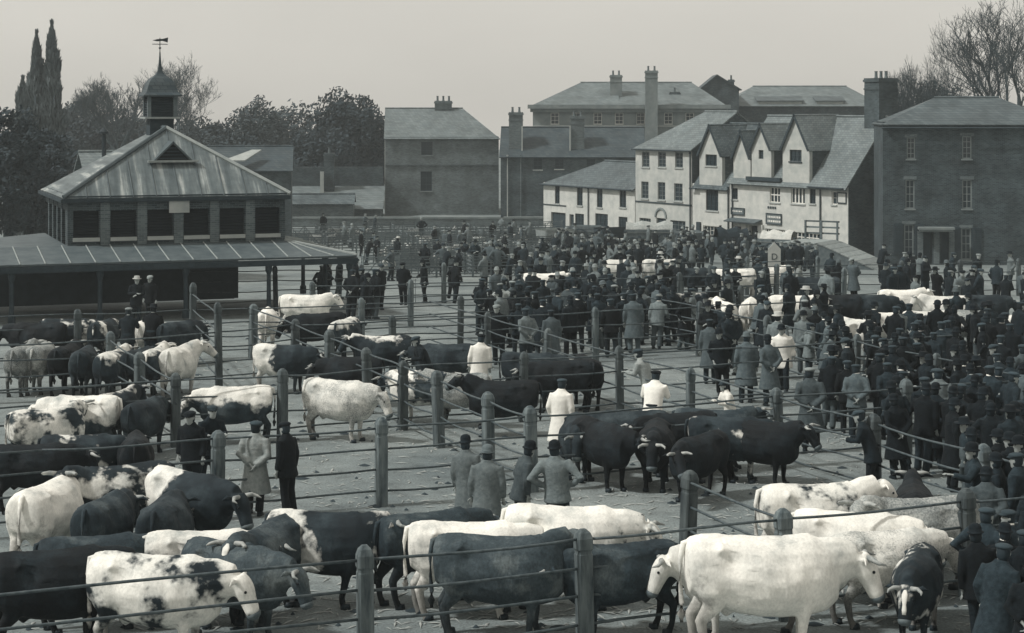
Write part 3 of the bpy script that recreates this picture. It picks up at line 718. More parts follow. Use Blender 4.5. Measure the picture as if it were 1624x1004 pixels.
for k in range(6):
    x = xr - .25 - (xr - xl - .4) * k / 5
    m = MB(); m.lathe([(.13, 0), (.13, .3), (.085, .36), (.075, zE - .6), (.13, zE - .45), (.13, zE - .3)], (x, -CD + .12, 0), 8); m.build('column', 'dark_wood', S.o)
for k in range(1, 3):
    m = MB(); m.lathe([(.13, 0), (.13, .3), (.085, .36), (.075, zE - .6), (.13, zE - .45), (.13, zE - .3)], (xr - .25, -CD + .12 + 3.6 * k, 0), 8); m.build('column', 'dark_wood', S.o)
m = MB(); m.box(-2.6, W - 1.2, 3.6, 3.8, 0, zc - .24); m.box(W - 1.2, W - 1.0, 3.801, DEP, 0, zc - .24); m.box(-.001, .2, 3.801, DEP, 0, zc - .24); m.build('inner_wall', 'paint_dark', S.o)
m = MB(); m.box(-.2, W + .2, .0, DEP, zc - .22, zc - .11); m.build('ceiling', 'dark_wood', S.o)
MH = S
# range behind the market house, with a stove pipe
S = Site('rear_range', 'pale slate roof of a low range behind the market house', 'building', at(92, 400, 92), R(20))
S.o.location.z = gz(92); S.P.z = gz(92)
L1 = S.l(172) ; ze2 = S.z(100, 308); zr2 = S.z(130, 241, 4)
m = MB(); m.box(1.6, L1 + 4, 0, 8, 0, ze2); m.build('wall', 'brick_dark', S.o)
gable_roof(S.o, 1.6, L1 + 4, 0, 8, ze2, zr2, 'slate_pale', oh=.3)
l = S.l(165, 2); m = MB(); m.tube([(l, 2, ze2), (l, 2, S.z(165, 212, 2))], .11, 8); m.lathe([(.12, 0), (.26, .02), (.26, .1), (.05, .3)], (l, 2, S.z(165, 212, 2)), 8); m.build('stove_pipe', 'iron', S.o)
S = Site('side_building', 'dark low building beyond the market house roof on its right', 'building', at(330, 300, 140), R(6))
S.o.location.z = ZLOW; S.P.z = ZLOW
L1 = S.l(462); ze2 = S.z(400, 268); zr2 = S.z(400, 232, 3.5)
m = MB(); m.box(-3, L1, 0, 7, 0, ze2); m.build('wall', 'brick_dark', S.o); gable_roof(S.o, -3, L1, 0, 7, ze2, zr2, 'slate_dark', oh=.3)
l = S.l(380, .5); m = MB(); m.slab([(l - 1.2, -.5, S.z(380, 254)), (l + .4, -.5, S.z(380, 254)), (l + 1.6, 1.2, S.z(380, 238)), (l + .9, 1.2, S.z(380, 238))], .1); m.build('rooflight', 'stone_pale', S.o)

# ================================================================== TREES
def bare_tree(name, label, px, py_top, Y, spread_px, seed, lean=0, depth=6, trunk_frac=.3, mat='bark', fine=1.0, rmin=.026, upright=.35, group=None, r0=.3):
    r = random.Random(seed); base = Vector(((px - HX) * Y / FPX, Y, ZLOW)); H = HC - (py_top - HY) * Y / FPX - ZLOW
    half = spread_px * Y / FPX / 2
    o = thing(name, label, 'tree', base, 0, group)
    tm, cm = MB(), MB()
    def grow(p, d, length, rad, lev):
        m = tm if lev <= 1 else cm
        segs = 3 if lev < 3 else 2; pts = [p]; rr = [rad]; q = p.copy(); dd = d.copy()
        for i in range(segs):
            dd = (dd + Vector((r.uniform(-1, 1), r.uniform(-1, 1), r.uniform(-.5, 1) * upright)) * (.16 + .05 * lev)).normalized()
            q = q + dd * length / segs; pts.append(q); rr.append(rad * (1 - .42 * (i + 1) / segs))
        m.tube(pts, rr, 6 if lev < 2 else (4 if lev < 4 else 3), cap=False)
        if lev >= depth: return
        nch = 3 if lev == 0 else (3 if lev < 4 else int(3 * fine + r.random()))
        for k in range(nch + (1 if lev < 3 else 0)):
            f = r.uniform(.45, 1) if k else 1.0
            i = min(int(f * segs), segs - 1); bp = pts[i].lerp(pts[i + 1], f * segs - i) if f < 1 else pts[-1]
            ax = Vector((r.uniform(-1, 1), r.uniform(-1, 1), r.uniform(-.2, .8) * upright * 2)).normalized()
            nd = (dd * (1.0 if k else 1.5) + ax * .85).normalized()
            grow(bp, nd, length * r.uniform(.58, .8), max(rmin, rr[i] * (.62 if k else .8)), lev + 1)
    grow(Vector((0, 0, 0)), Vector((lean, 0, 1)).normalized(), H * trunk_frac, r0, 0)
    # fit to the wanted height and spread
    allv = cm.v
    mx = max(v[2] for v in allv); wx = max(abs(v[0]) for v in allv)
    sz, sx = H / mx, half / wx
    for q in (tm, cm): q.v = [(v[0] * sx, v[1] * sx, v[2] * sz) for v in q.v]
    tm.build('trunk', mat, o, True, False); cm.build('crown', mat, o, False, False)
    return o
def leaf_tree(name, label, px, py_top, Y, wpx, hpx, seed, mat='leaf_dark', n=5200, clumps=46, size=.34, cat='tree', group=None, shape='round', base_z=ZLOW):
    r = random.Random(seed); k = Y / FPX; base = Vector(((px - HX) * k, Y, base_z)); top = HC - (py_top - HY) * k - base_z
    rw, rh = wpx * k / 2, hpx * k / 2; cz = top - rh
    o = thing(name, label, cat, base, 0, group)
    m = MB(); m.tube([(0, 0, 0), (.1, 0, cz * .5), (0, .1, cz + rh * .5)], [.035 * top, .028 * top, .01 * top], 7)
    for i in range(5):
        a = r.uniform(0, 2 * PI); m.tube([(0, 0, max(.3, cz - rh * .7)), (math.cos(a) * rw * .3, math.sin(a) * rw * .3, cz), (math.cos(a) * rw * .6, math.sin(a) * rw * .6, cz + rh * .4)], [.014 * top, .01 * top, .004 * top], 5)
    m.build('trunk', 'bark', o, True, False)
    cm = MB()
    cl = []
    if shape != 'poplar': n = int(n * 1.9); size *= .68
    for i in range(clumps):
        while True:
            p = Vector((r.uniform(-1, 1), r.uniform(-1, 1), r.uniform(-1, 1)))
            if shape == 'poplar':
                if abs(p.x) < 1 and p.x * p.x + p.y * p.y < (1 - max(0, p.z)) ** 1.2 * .8 + .08: break
            elif .25 < p.length < 1: break
        if shape == 'poplar': break
        cl.append((Vector((p.x * rw * .82, p.y * rw * .82, cz + p.z * rh * .85)), r.uniform(.2, .42) * (min(rw, rh) if shape != 'poplar' else rw * 1.6)))
    for i in range(n):
        if shape == 'poplar':
            tt = r.random() ** .8; prof = (math.sin(PI * min(1, tt * .93 + .10)) ** .55) * (1 - .35 * tt); a = r.uniform(0, 2 * PI)
            lump = 1 + .22 * math.sin(a * 3 + tt * 21 + seed) + .16 * math.sin(tt * 47 + a)
            rr_ = rw * prof * lump * r.uniform(.1, 1.15) ** .6
            p = Vector((rr_ * math.cos(a), rr_ * math.sin(a), cz - rh + 2 * rh * tt)); s = size * r.uniform(.4, 1.0)
            u = Vector((math.cos(a) * .25 + r.gauss(0, .15), math.sin(a) * .25 + r.gauss(0, .15), 1)).normalized(); v = u.orthogonal().normalized()
            v = (Matrix.Rotation(r.uniform(0, 6.28), 3, u) @ v)
            cm.add([p - u * s * 1.8, p + v * s * .45, p + u * s * 2.2, p - v * s * .45], [(0, 1, 2, 3)]); continue
        c, cr = r.choice(cl); d = Vector((r.gauss(0, 1), r.gauss(0, 1), r.gauss(0, 1))).normalized() * cr * r.uniform(.5, 1.08)
        p = c + d; s = size * r.uniform(.5, 1.2); u = Vector((r.gauss(0, 1), r.gauss(0, 1), r.gauss(0, 1))).normalized(); v = u.orthogonal().normalized()
        if shape == 'poplar': u = (u * .6 + Vector((0, 0, 1))).normalized(); v = u.orthogonal().normalized(); s2 = s * 1.7
        else: s2 = s
        cm.add([p - u * s2 - v * s * .5, p - u * s2 * .2 + v * s * .6, p + u * s2, p + v * -s * .4], [(0, 1, 2, 3)])
    cm.build('crown', mat, o, False, False)
    return o
GT = 'trees behind the market'
leaf_tree('poplar_tree', 'shorter of the two tall poplars at the left edge', 58, 52, 150, 42, 330, 1, 'leaf_pale', 9000, 60, .20, group=GT, shape='poplar')
leaf_tree('poplar_tree', 'taller of the two tall poplars near the left edge', 82, 36, 150, 46, 350, 2, 'leaf_pale', 10000, 60, .20, group=GT, shape='poplar')
leaf_tree('poplar_tree', 'dark poplar at the very edge, left of the other poplars', 36, 125, 146, 50, 270, 3, 'leaf_pale', 8000, 60, .20, group=GT, shape='poplar')
bare_tree('bare_tree', 'bare spreading tree left of the market house cupola', 188, 112, 190, 160, 11, .1, depth=7, rmin=.015, group=GT)
bare_tree('bare_tree', 'tall bare tree directly behind the market house cupola', 284, 78, 200, 165, 14, -.05, depth=7, rmin=.015, group=GT, r0=.32)
leaf_tree('hedge_tree', 'dense shrubby tree between poplars and cupola', 130, 150, 215, 120, 170, 21, 'leaf_mid', 4200, 50, .4, group=GT)
leaf_tree('hedge_tree', 'low dark tree just left of the cupola', 205, 165, 220, 110, 150, 22, 'leaf_mid', 4200, 50, .4, group=GT)
leaf_tree('hedge_tree', 'low dark tree just right of the cupola', 318, 182, 210, 110, 130, 23, 'leaf_mid', 4200, 50, .38, group=GT)
leaf_tree('feathery_tree', 'thin feathery tree between cupola and the big dark tree', 402, 145, 200, 84, 130, 24, 'leaf_mid', 2000, 40, .3, group=GT)
leaf_tree('broad_tree', 'broad hazy tree mass left of the big dark tree', 455, 166, 205, 150, 160, 25, 'leaf_mid', 6000, 60, .38, group=GT)
leaf_tree('evergreen_tree', 'big dense dark rounded tree beside the plain brick house', 556, 136, 192, 128, 165, 26, 'leaf_dark', 8500, 70, .36, group=GT)
leaf_tree('hedge_tree', 'dark bushy tree below the big rounded tree', 500, 205, 184, 150, 120, 27, 'leaf_dark', 5200, 50, .36, group=GT)
leaf_tree('hedge_tree', 'dark bushy tree under the feathery tree', 372, 215, 190, 150, 120, 28, 'leaf_dark', 5200, 50, .36, group=GT)
leaf_tree('hedge_tree', 'dark bushes beneath the leftmost poplars', 58, 215, 120, 110, 170, 29, 'leaf_dark', 4800, 50, .28, group=GT, base_z=gz(120))
leaf_tree('hedge_tree', 'dark leafy mass at the extreme left edge', 12, 150, 116, 120, 240, 67, 'leaf_dark', 5200, 60, .26, group=GT, base_z=gz(116))
leaf_tree('hedge_tree', 'dark leafy mass just below the poplars', 75, 185, 124, 100, 200, 68, 'leaf_dark', 4600, 60, .26, group=GT, base_z=gz(124))
for px, py, w_, h_, sd, lb in ((160, 178, 140, 130, 61, 'dark tree filling the gap behind the stove pipe'), (255, 192, 130, 120, 62, 'dark tree low behind the cupola base'), (345, 186, 130, 130, 63, 'dark tree behind the market house right roof slope'), (425, 196, 140, 130, 64, 'dark tree left of the yard shed chimney'), (590, 190, 90, 130, 65, 'dark tree tucked against the plain house gable'), (100, 190, 110, 150, 66, 'dark tree right beside the poplars')):
    leaf_tree('hedge_tree', lb, px, py, 212, w_, h_, sd, 'leaf_dark', 4200, 50, .4, group=GT)
bare_tree('bare_tree', 'bare twiggy tree right of the inn chimney', 1436, 100, 150, 110, 31, -.05, depth=7, rmin=.013, group=GT)
bare_tree('bare_tree', 'tall bare tree above the brick house roof', 1495, 22, 145, 190, 32, -.1, depth=7, rmin=.013, group=GT, r0=.34)
bare_tree('bare_tree', 'large bare tree at the right edge with heavy limbs', 1588, -20, 138, 260, 37, -.05, depth=7, rmin=.013, group=GT, r0=.42)
leaf_tree('hedge_tree', 'low bushy tree showing over the brick house roof', 1475, 128, 160, 120, 120, 33, 'leaf_mid', 2600, 40, .3, group=GT)

# ================================================================== PEN FENCES
FA = R(22.7); UA = Vector((math.cos(FA), math.sin(FA), 0)); UB = Vector((-math.sin(FA), math.cos(FA), 0)); FO = Vector((.38, 36.6, 0))
def uv(u, v):
    p = FO + UA * u + UB * v; p.z = gz(p.y); return p
def post_mesh(h, wd):
    m = MB(); a = wd / 2; c = a * .78
    def oct_(s, z): return [(a * s, c * s, z), (c * s, a * s, z), (-c * s, a * s, z), (-a * s, c * s, z), (-a * s, -c * s, z), (-c * s, -a * s, z), (c * s, -a * s, z), (a * s, -c * s, z)]
    m.loft([oct_(1.02, -.05), oct_(1, h - .36), oct_(.92, h - .34), oct_(.92, h - .31), oct_(1.06, h - .28), oct_(1.06, h - .13), oct_(.8, h - .05), oct_(.35, h)])
    return m.mesh('post', ['post_wood'])
POST = post_mesh(1.64, .215); POST_T = post_mesh(2.3, .18); POST_S = post_mesh(1.62, .17)
RH = (1.46, 1.07, .68, .28)
_railcache = {}
def rail_mesh(L):
    k0 = round(L, 2); k = (k0, rnd.randrange(4))
    if k not in _railcache:
        m = MB(); n = 6; b1, b2, b3 = rnd.uniform(-.045, .01), rnd.uniform(-.02, .02), rnd.uniform(-.02, .02)
        m.tube([(k0 * i / n, b3 * math.sin(PI * i / n), b1 * math.sin(PI * i / n) + b2 * math.sin(2 * PI * i / n)) for i in range(n + 1)], .021, 6)
        _railcache[k] = m.mesh('rail', ['rail_iron'], True)
    return _railcache[k]
def fence(label, pts, posts=None, mesh=POST, rails=RH, skip=(), start=True, end=True):
    """pts: (u, v) nodes; rails between successive nodes; posts at the nodes listed"""
    P = [uv(*q) for q in pts]; o = thing('pen_fence', label, 'fence', P[0], 0, 'iron-railed pen fences')
    for i, p in enumerate(P):
        if posts is not None and i not in posts: continue
        mm = mesh[i] if isinstance(mesh, (list, tuple)) else mesh
        if mm is POST and pts[i][1] > 3.5 and pts[i][0] > 2: mm = POST_S
        q = link('post', mm, o, p - P[0], FA + rnd.uniform(-.06, .06)); q.rotation_euler = (rnd.gauss(0, .018), rnd.gauss(0, .018), FA + rnd.uniform(-.12, .12)); q.scale = (rnd.uniform(.93, 1.06), rnd.uniform(.93, 1.06), rnd.uniform(.97, 1.03))
    for i in range(len(P) - 1):
        if i in skip: continue
        a, b = P[i] - P[0], P[i + 1] - P[0]; d = b - a
        for z in rails:
            q = link('rail', rail_mesh(d.length), o, a + Vector((0, 0, z + rnd.uniform(-.012, .012)))); q.rotation_euler = (0, -math.atan2(d.z, math.hypot(d.x, d.y)) , math.atan2(d.y, d.x))
fence('front pen fence with capped wooden posts and iron rails nearest the camera', [(-16.2, -9.78), (-6.6, -9.78), (-3.4, -9.78), (-.2, -9.78), (3.0, -9.78), (6.2, -9.78)], posts=(1, 2, 3, 4, 5))
fence('short side fence running back from the front fence beside the white bullocks', [(-.2, -9.78), (-.2, -6.74)], posts=(1,))
fence('second long pen fence crossing behind the men in overcoats', [(-15.5, 0), (-9.3, 0), (-6.2, -.05), (-3.1, -.1), (0, 0), (3.1, 0), (5.65, .3), (8.8, .3), (12, .3)], posts=(2, 3, 4, 6, 7, 8))
fence('cross fence running back from the second fence in the centre', [(0, 0), (-.05, 2.1), (0, 5.1), (0, 7.5), (0, 10.0), (0, 13.2), (0, 16.4), (0, 20.8)], posts=(1, 2, 3, 4, 5, 6))
fence('third long pen fence crossing behind the roan cow', [(-15.5, 7.5), (-8.4, 7.5), (-5.3, 7.4), (-2.97, 7.1), (0, 7.5), (3.0, 7.5), (5.55, 7.5), (8.9, 7.5), (12.2, 7.5), (15.5, 7.5)], posts=(2, 3, 5, 6, 8))
fence('cross fence at the left behind the rear-facing cattle', [(-5.3, 7.4), (-5.3, 11.2), (-5.3, 15)], posts=(1,))
fence('fourth long pen fence in front of the market house canopy', [(-15, 15.2), (-8.4, 15.1), (-5.3, 15), (-2.3, 15.6), (0, 16.4), (2.8, 16.3), (5.6, 16.2), (9, 16.2), (12.4, 16.2), (16, 16.2)], posts=(1, 2, 3, 5, 6, 7, 8, 9), mesh=[POST, POST, POST, POST_T, POST, POST, POST, POST, POST, POST])
fence('fence of tall posts beside the market house doorway', [(-2.3, 15.6), (-2.0, 18.4), (-1.7, 21.2)], posts=(2,), mesh=POST_T, rails=(1.9, 1.46, 1.07, .68, .28))
fence('fifth long fence close under the market house canopy end', [(-8.5, 21.6), (-5, 21.4), (-1.7, 21.2), (0, 20.8), (3.4, 20.9), (6.6, 20.9), (9.8, 20.9), (13, 20.9), (16.5, 20.9)], posts=(0, 1, 3, 4, 5, 6, 7, 8))
fence('right-hand cross fence behind the man in a pale cap', [(5.65, .3), (5.7, -3.2), (5.7, -6.6), (5.7, -9.8)], posts=(1, 2))
fence('right-hand cross fence running back through the crowd', [(5.65, .3), (5.6, 4), (5.55, 7.5), (5.6, 12), (5.6, 16.2), (5.6, 20.9)], posts=(1, 3))
fence('far cross fence among the dealers at the right', [(12.2, .3), (12.2, 4), (12.2, 7.5), (12.3, 12), (12.4, 16.2), (12.6, 20.9)], posts=(1, 3))
fence('far long fence behind the white cattle at the right', [(4, 28), (7.5, 28), (11, 28), (14.5, 28), (18, 28), (21.5, 28), (25, 28)], mesh=POST)
fence('farther long fence near the carts at the right', [(2, 38), (5.5, 38), (9, 38), (12.5, 38), (16, 38), (19.5, 38), (23, 38), (26.5, 38), (30, 38)], mesh=POST)

# ================================================================== CATTLE
def coat(name, kind, dark=.03, white=.62, thr=.5, scale=1.4, soft=.045):
    m, t, b = newmat(name, .8)
    c = t.nodes.new('ShaderNodeTexCoord'); s = t.nodes.new('ShaderNodeSeparateXYZ'); t.links.new(c.outputs['Object'], s.inputs[0])
    fur = noise_node(t, 34, 3, 'Object', (1, 1, .6)); dirt = noise_node(t, 2.2, 6, offset=True)
    big = noise_node(t, scale, 3, offset=True, rough=.55)
    mott = noise_node(t, 9, 4, offset=True)
    if kind == 'solid':
        base = ramp(t, dirt, [(.25, white * .36), (.42, white * .82), (.66, white * 1.08)] if white > .3 else [(.25, white * .4), (.5, white), (.75, white * 3.2)])
    else:
        if kind == 'back':      # pale along the spine, dark on flank and legs
            h = math_(t, 'MULTIPLY_ADD', s.outputs[2], .75, -.62)
            f = math_(t, 'ADD', math_(t, 'ADD', h, math_(t, 'MULTIPLY_ADD', mott, .22, -.11)), math_(t, 'MULTIPLY', big, .9))
            thr2 = thr + .35
        elif kind == 'front':   # pale rump and flank, dark fore end
            h = math_(t, 'MULTIPLY', s.outputs[0], -.45)
            f = math_(t, 'ADD', math_(t, 'ADD', h, math_(t, 'MULTIPLY', mott, .28)), math_(t, 'MULTIPLY', big, .9)); thr2 = thr + .06
        elif kind == 'speck':
            v = t.nodes.new('ShaderNodeTexNoise'); v.inputs['Scale'].default_value = 9; v.inputs['Detail'].default_value = 3
            t.links.new(c.outputs['Object'], v.inputs['Vector'])
            h = math_(t, 'MULTIPLY_ADD', s.outputs[2], .22, -.06); h2 = math_(t, 'MULTIPLY', s.outputs[0], -.09)
            f = math_(t, 'ADD', math_(t, 'ADD', h, h2), math_(t, 'ADD', math_(t, 'MULTIPLY', v.outputs[0], .75), math_(t, 'MULTIPLY', big, .25))); thr2 = thr
        elif kind == 'roan':
            v = t.nodes.new('ShaderNodeTexNoise'); v.inputs['Scale'].default_value = 38; v.inputs['Detail'].default_value = 4
            t.links.new(c.outputs['Object'], v.inputs['Vector'])
            f = math_(t, 'ADD', math_(t, 'MULTIPLY', v.outputs[0], .55), math_(t, 'MULTIPLY', big, .6)); thr2 = thr
            soft = .15
        else:
            f = math_(t, 'ADD', big, math_(t, 'MULTIPLY_ADD', mott, .26, -.13)); thr2 = thr
        k = ramp(t, f, [(max(0, min(.98, thr2 - soft)), (0, 0, 0, 1)), (max(.01, min(1, thr2 + soft)), (1, 1, 1, 1))])
        wcol = ramp(t, dirt, [(.25, white * .4), (.55, white)]); dcol = ramp(t, dirt, [(.28, dark * .6), (.5, dark * 1.4), (.75, dark * 4.0)])
        base = mixc(t, k, dcol, wcol)
    furc = ramp(t, fur, [(.3, (.66 if white < .3 else .84,) * 3 + (1,)), (.7, (1.18 if white < .3 else 1.07,) * 3 + (1,))])
    base = mixc(t, 1.0, base, furc, 'MULTIPLY')
    # mucky shins and belly
    leg = math_(t, 'ADD', s.outputs[2], math_(t, 'MULTIPLY', dirt, .35))
    mk = ramp(t, leg, [(.30, (.55,) * 3 + (1,)), (.62, (1,) * 3 + (1,))])
    base = mixc(t, 1.0, base, mk, 'MULTIPLY')
    dung = noise_node(t, 6, 5, offset=True, rough=.7)
    rear = math_(t, 'ADD', math_(t, 'MULTIPLY', s.outputs[0], .45), math_(t, 'ADD', math_(t, 'MULTIPLY', s.outputs[2], .5), dung))
    mk2 = ramp(t, rear, [(.42, (.4,) * 3 + (1,)), (.62, (1,) * 3 + (1,))])
    base = mixc(t, .85, base, mixc(t, 1.0, base, mk2, 'MULTIPLY'))
    t.links.new(base, b.inputs['Base Color']); bump(t, b, math_(t, 'ADD', fur, math_(t, 'MULTIPLY', mott, 2.0)), .25 if white < .5 else .14, .02)
    return m
coat('coat_white', 'solid', white=.82); coat('coat_cream', 'solid', white=.68); coat('coat_grey', 'solid', white=.17); coat('coat_roan_white', 'roan', .045, .70, .46, 2.4)
coat('coat_dun', 'solid', white=.06); coat('coat_black', 'solid', white=.007); coat('coat_dark', 'solid', white=.022); coat('coat_brown', 'solid', white=.036)
coat('coat_pied', 'pied', .022, .74, .5, 1.9); coat('coat_pied_dark', 'pied', .013, .70, .60, 1.7); coat('coat_pied_white', 'pied', .02, .75, .41, 2.2)
coat('coat_back', 'back', .02, .74, .38); coat('coat_back_dark', 'back', .012, .70, .52); coat('coat_back_white', 'back', .03, .75, .20)
coat('coat_front', 'front', .015, .74, .52); coat('coat_speck', 'speck', .05, .76, .47); coat('coat_roan', 'roan', .05, .46, .55); coat('coat_roan_dark', 'roan', .025, .17, .58)

def cow_proto(kind):
    """a standing beast facing +x, withers about 1.36 m; returns body mesh and horn, ear, eye, hoof meshes"""
    m = MB()
    def ring(x, zt, zb, w, sq=2.4):
        cz, hz = (zt + zb) / 2, (zt - zb) / 2; pts = []
        for j in range(18):
            a = 2 * PI * j / 18; ca, sa = math.cos(a), math.sin(a)
            yy = math.copysign(abs(ca) ** (2 / sq), ca) * w; zz = math.copysign(abs(sa) ** (2 / 2.2), sa) * hz
            if sa > 0: yy *= 1 - .30 * sa ** 3       # roof-shaped back
            pts.append((x, yy, cz + zz))
        return pts
    fat = {'neutral': 1.0, 'low': 1.05, 'left': .98, 'right': .98, 'high': 1.0, 'lowleft': 1.03, 'walk': .97}[kind]
    m.loft([ring(-.92, 1.25, .96, .17), ring(-.885, 1.335, .74, .27, 2.8), ring(-.74, 1.365, .64, .315 * fat, 2.8), ring(-.52, 1.37, .56, .33 * fat, 2.7), ring(-.28, 1.35, .49, .37 * fat), ring(0, 1.335, .45, .40 * fat),
            ring(.25, 1.335, .44, .385 * fat), ring(.45, 1.355, .45, .34 * fat), ring(.62, 1.36, .46, .30), ring(.80, 1.29, .50, .24), ring(.94, 1.16, .62, .15)])
    poll, muz, lat = {'neutral': ((1.17, 0, 1.30), (1.47, 0, .90), 0), 'low': ((1.24, 0, 1.08), (1.44, 0, .63), 0), 'left': ((1.06, .26, 1.31), (1.24, .60, .97), .9),
                      'right': ((1.06, -.26, 1.31), (1.24, -.60, .97), -.9), 'high': ((1.14, 0, 1.42), (1.53, 0, 1.17), 0), 'lowleft': ((1.16, .22, 1.10), (1.36, .50, .72), .9), 'walk': ((1.20, .03, 1.22), (1.46, .05, .80), .05)}[kind]
    poll, muz = Vector(poll), Vector(muz); D = (muz - poll).normalized(); Sd = Vector((0, 0, 1)).cross(D).normalized(); U = D.cross(Sd).normalized()
    nb = Vector((.55, 0, .99)); nm = nb.lerp(poll, .55) + Vector((.02, 0, .02))
    m.tube([nb, nm, poll - D * .02 - U * .05], [(.24, .34), (.17, .28), (.12, .19)], 12, up=(0, 0, 1))
    m.tube([nb + Vector((.12, 0, -.28)), nm + Vector((.05, 0, -.22)), poll + D * .05 - U * .18], [(.07, .12), (.04, .09), (.03, .05)], 8, up=(0, 0, 1))   # dewlap
    L = (muz - poll).length
    m.tube([poll - D * .06, poll + D * .04, poll + D * L * .30, poll + D * L * .62, poll + D * L * .88, muz + D * .03], [(.10, .08), (.138, .13), (.14, .145), (.108, .118), (.115, .10), (.09, .072)], 12, up=tuple(U))
    for s in (-1, 1):      # ears
        e0 = poll + Sd * (.11 * s) - U * .01; e1 = e0 + Sd * (.13 * s) + U * .015 - D * .03; e2 = e0 + Sd * (.25 * s) - U * .03 - D * .02
        m.tube([e0, e1, e2], [(.03, .03), (.055, .022), (.02, .015)], 6, up=tuple(U))
    step = {'walk': (.17, -.14, -.16, .15)}.get(kind, (.03, -.04, -.05, .05))
    hooves = []
    for s, fx, bx in ((1, step[0], step[2]), (-1, step[1], step[3])):
        f = [(.50, .22 * s, .84), (.50 + fx * .2, .20 * s, .66), (.51 + fx * .6, .175 * s, .40), (.49 + fx * .9, .17 * s, .15), (.53 + fx, .17 * s, .05), (.55 + fx, .17 * s, .0)]
        m.tube(f, [(.11, .19), (.10, .125), (.066, .07), (.05, .052), (.055, .06), (.062, .07)], 9, up=(1, 0, 0))
        h = [(-.62, .20 * s, .98), (-.58, .225 * s, .78), (-.64 + bx * .4, .19 * s, .60), (-.79 + bx * .7, .17 * s, .43), (-.75 + bx, .165 * s, .16), (-.70 + bx, .165 * s, .05), (-.68 + bx, .165 * s, .0)]
        m.tube(h, [(.135, .27), (.13, .23), (.085, .125), (.055, .078), (.047, .052), (.055, .06), (.062, .07)], 9, up=(1, 0, 0))
        hooves += [f[-1], h[-1]]
    m.tube([(-.30, 0, .60), (-.42, 0, .54), (-.52, 0, .60)], [.08, .11, .06], 8)
    for s in (-1, 1): m.tube([(-.48, .16 * s, 1.31), (-.55, .25 * s, 1.22), (-.60, .24 * s, 1.08)], [.03, .035, .03], 6)     # hook bones
    m.v = [(v[0] * .91, v[1], v[2]) for v in m.v]
    body = blob(m, .025, 4, .5, 'cattle_body')
    feats = [(-.33, .34, 1.13, .13, -.085), (.24, .36, 1.12, .12, -.035), (-.47, .27, 1.28, .06, .06), (-.80, .12, 1.20, .05, .045), (.62, .25, .93, .09, .035), (.30, .36, .80, .16, .02), (-.36, .34, .72, .12, -.03), (-.62, .30, 1.10, .10, -.02)]
    for vv in body.vertices:
        x, y, z = vv.co; sgn = 1 if y > 0 else -1; dy = 0
        for fx, fy, fz, fr, am in feats:
            d2 = ((x - fx) ** 2 + (abs(y) - fy) ** 2 + (z - fz) ** 2) / (fr * fr)
            if d2 < 6: dy += am * math.exp(-d2)
        if -.2 < x < .42 and .6 < z < 1.25 and abs(y) > .15: dy += .005 * math.sin((x + .12 * z) * 62) * min(1, (abs(y) - .15) * 6)
        if z > 1.22 and abs(y) < .2 and -.8 < x < .55: vv.co.z += .022 * math.exp(-(y / .035) ** 2) + .004 * math.sin(x * 75)
        vv.co.y += sgn * dy
    for q_ in (1,): poll.x *= .91; muz.x *= .91; hooves = [(h_[0] * .91, h_[1], h_[2]) for h_ in hooves]
    L = (muz - poll).length; D = (muz - poll).normalized(); U = D.cross(Sd).normalized()
    tm = MB(); tm.tube([(-.76, 0, 1.30), (-.85, 0, 1.28), (-.89, .01, 1.08), (-.885, .02, .80), (-.87, .02, .60), (-.875, .02, .48), (-.87, .02, .38)], [.045, .04, .028, .022, .03, .05, .02], 7)
    ex = tm.mesh('tail', None, True)
    out = {'body': body, 'tail': ex}
    for s, nme in ((1, 'l'), (-1, 'r')):
        h = MB(); b0 = poll + Sd * (.075 * s) + U * .06
        h.tube([b0, b0 + Sd * (.11 * s) + U * .02, b0 + Sd * (.18 * s) + U * .06 + D * .05, b0 + Sd * (.185 * s) + U * .13 + D * .10], [.04, .034, .024, .007], 7); out['horn' + nme] = h.mesh('horn', ['horn'], True)
        e = MB(); c = poll + D * L * .33 + Sd * (.124 * s) + U * .05; e.lathe([(0, -.02), (.015, -.013), (.02, 0), (.015, .013), (0, .02)], c, 7); out['eye' + nme] = e.mesh('eye', ['eye'], True)
    bl = MB(); bl.tube([poll + D * (L * q) + U * (o_ - .008) for q, o_ in ((.06, .125), (.2, .138), (.33, .142), (.5, .128), (.66, .112), (.8, .102))], [(.02, .01), (.05, .014), (.045, .014), (.03, .013), (.038, .013), (.03, .01)], 8, up=tuple(U)); out['blaze'] = bl.mesh('blaze', ['blaze'], True)
    nz_ = MB(); nz_.tube([muz - D * .035, muz + D * .02, muz + D * .05], [(.113, .096), (.096, .078), (.05, .04)], 10, up=tuple(U)); out['nose'] = nz_.mesh('muzzle', ['muzzle'], True)
    hm = []
    for p in hooves:
        q = MB(); q.loft([[(p[0] + .07 * math.cos(a) * k + .015, p[1] + .058 * math.sin(a) * k, z) for a in [2 * PI * j / 8 for j in range(8)]] for k, z in ((1.15, -.002), (1.0, .075))]); hm.append(q.mesh('hoof', ['hoof'], True))
    out['hooves'] = hm
    return out
COWS = {k: cow_proto(k) for k in ('neutral', 'low', 'left', 'right', 'high', 'lowleft', 'walk')}
for k in COWS:
    COWS[k]['body'].materials.append(MATS['coat_white']); COWS[k]['tail'].materials.append(MATS['coat_white'])
COWSPOTS = []
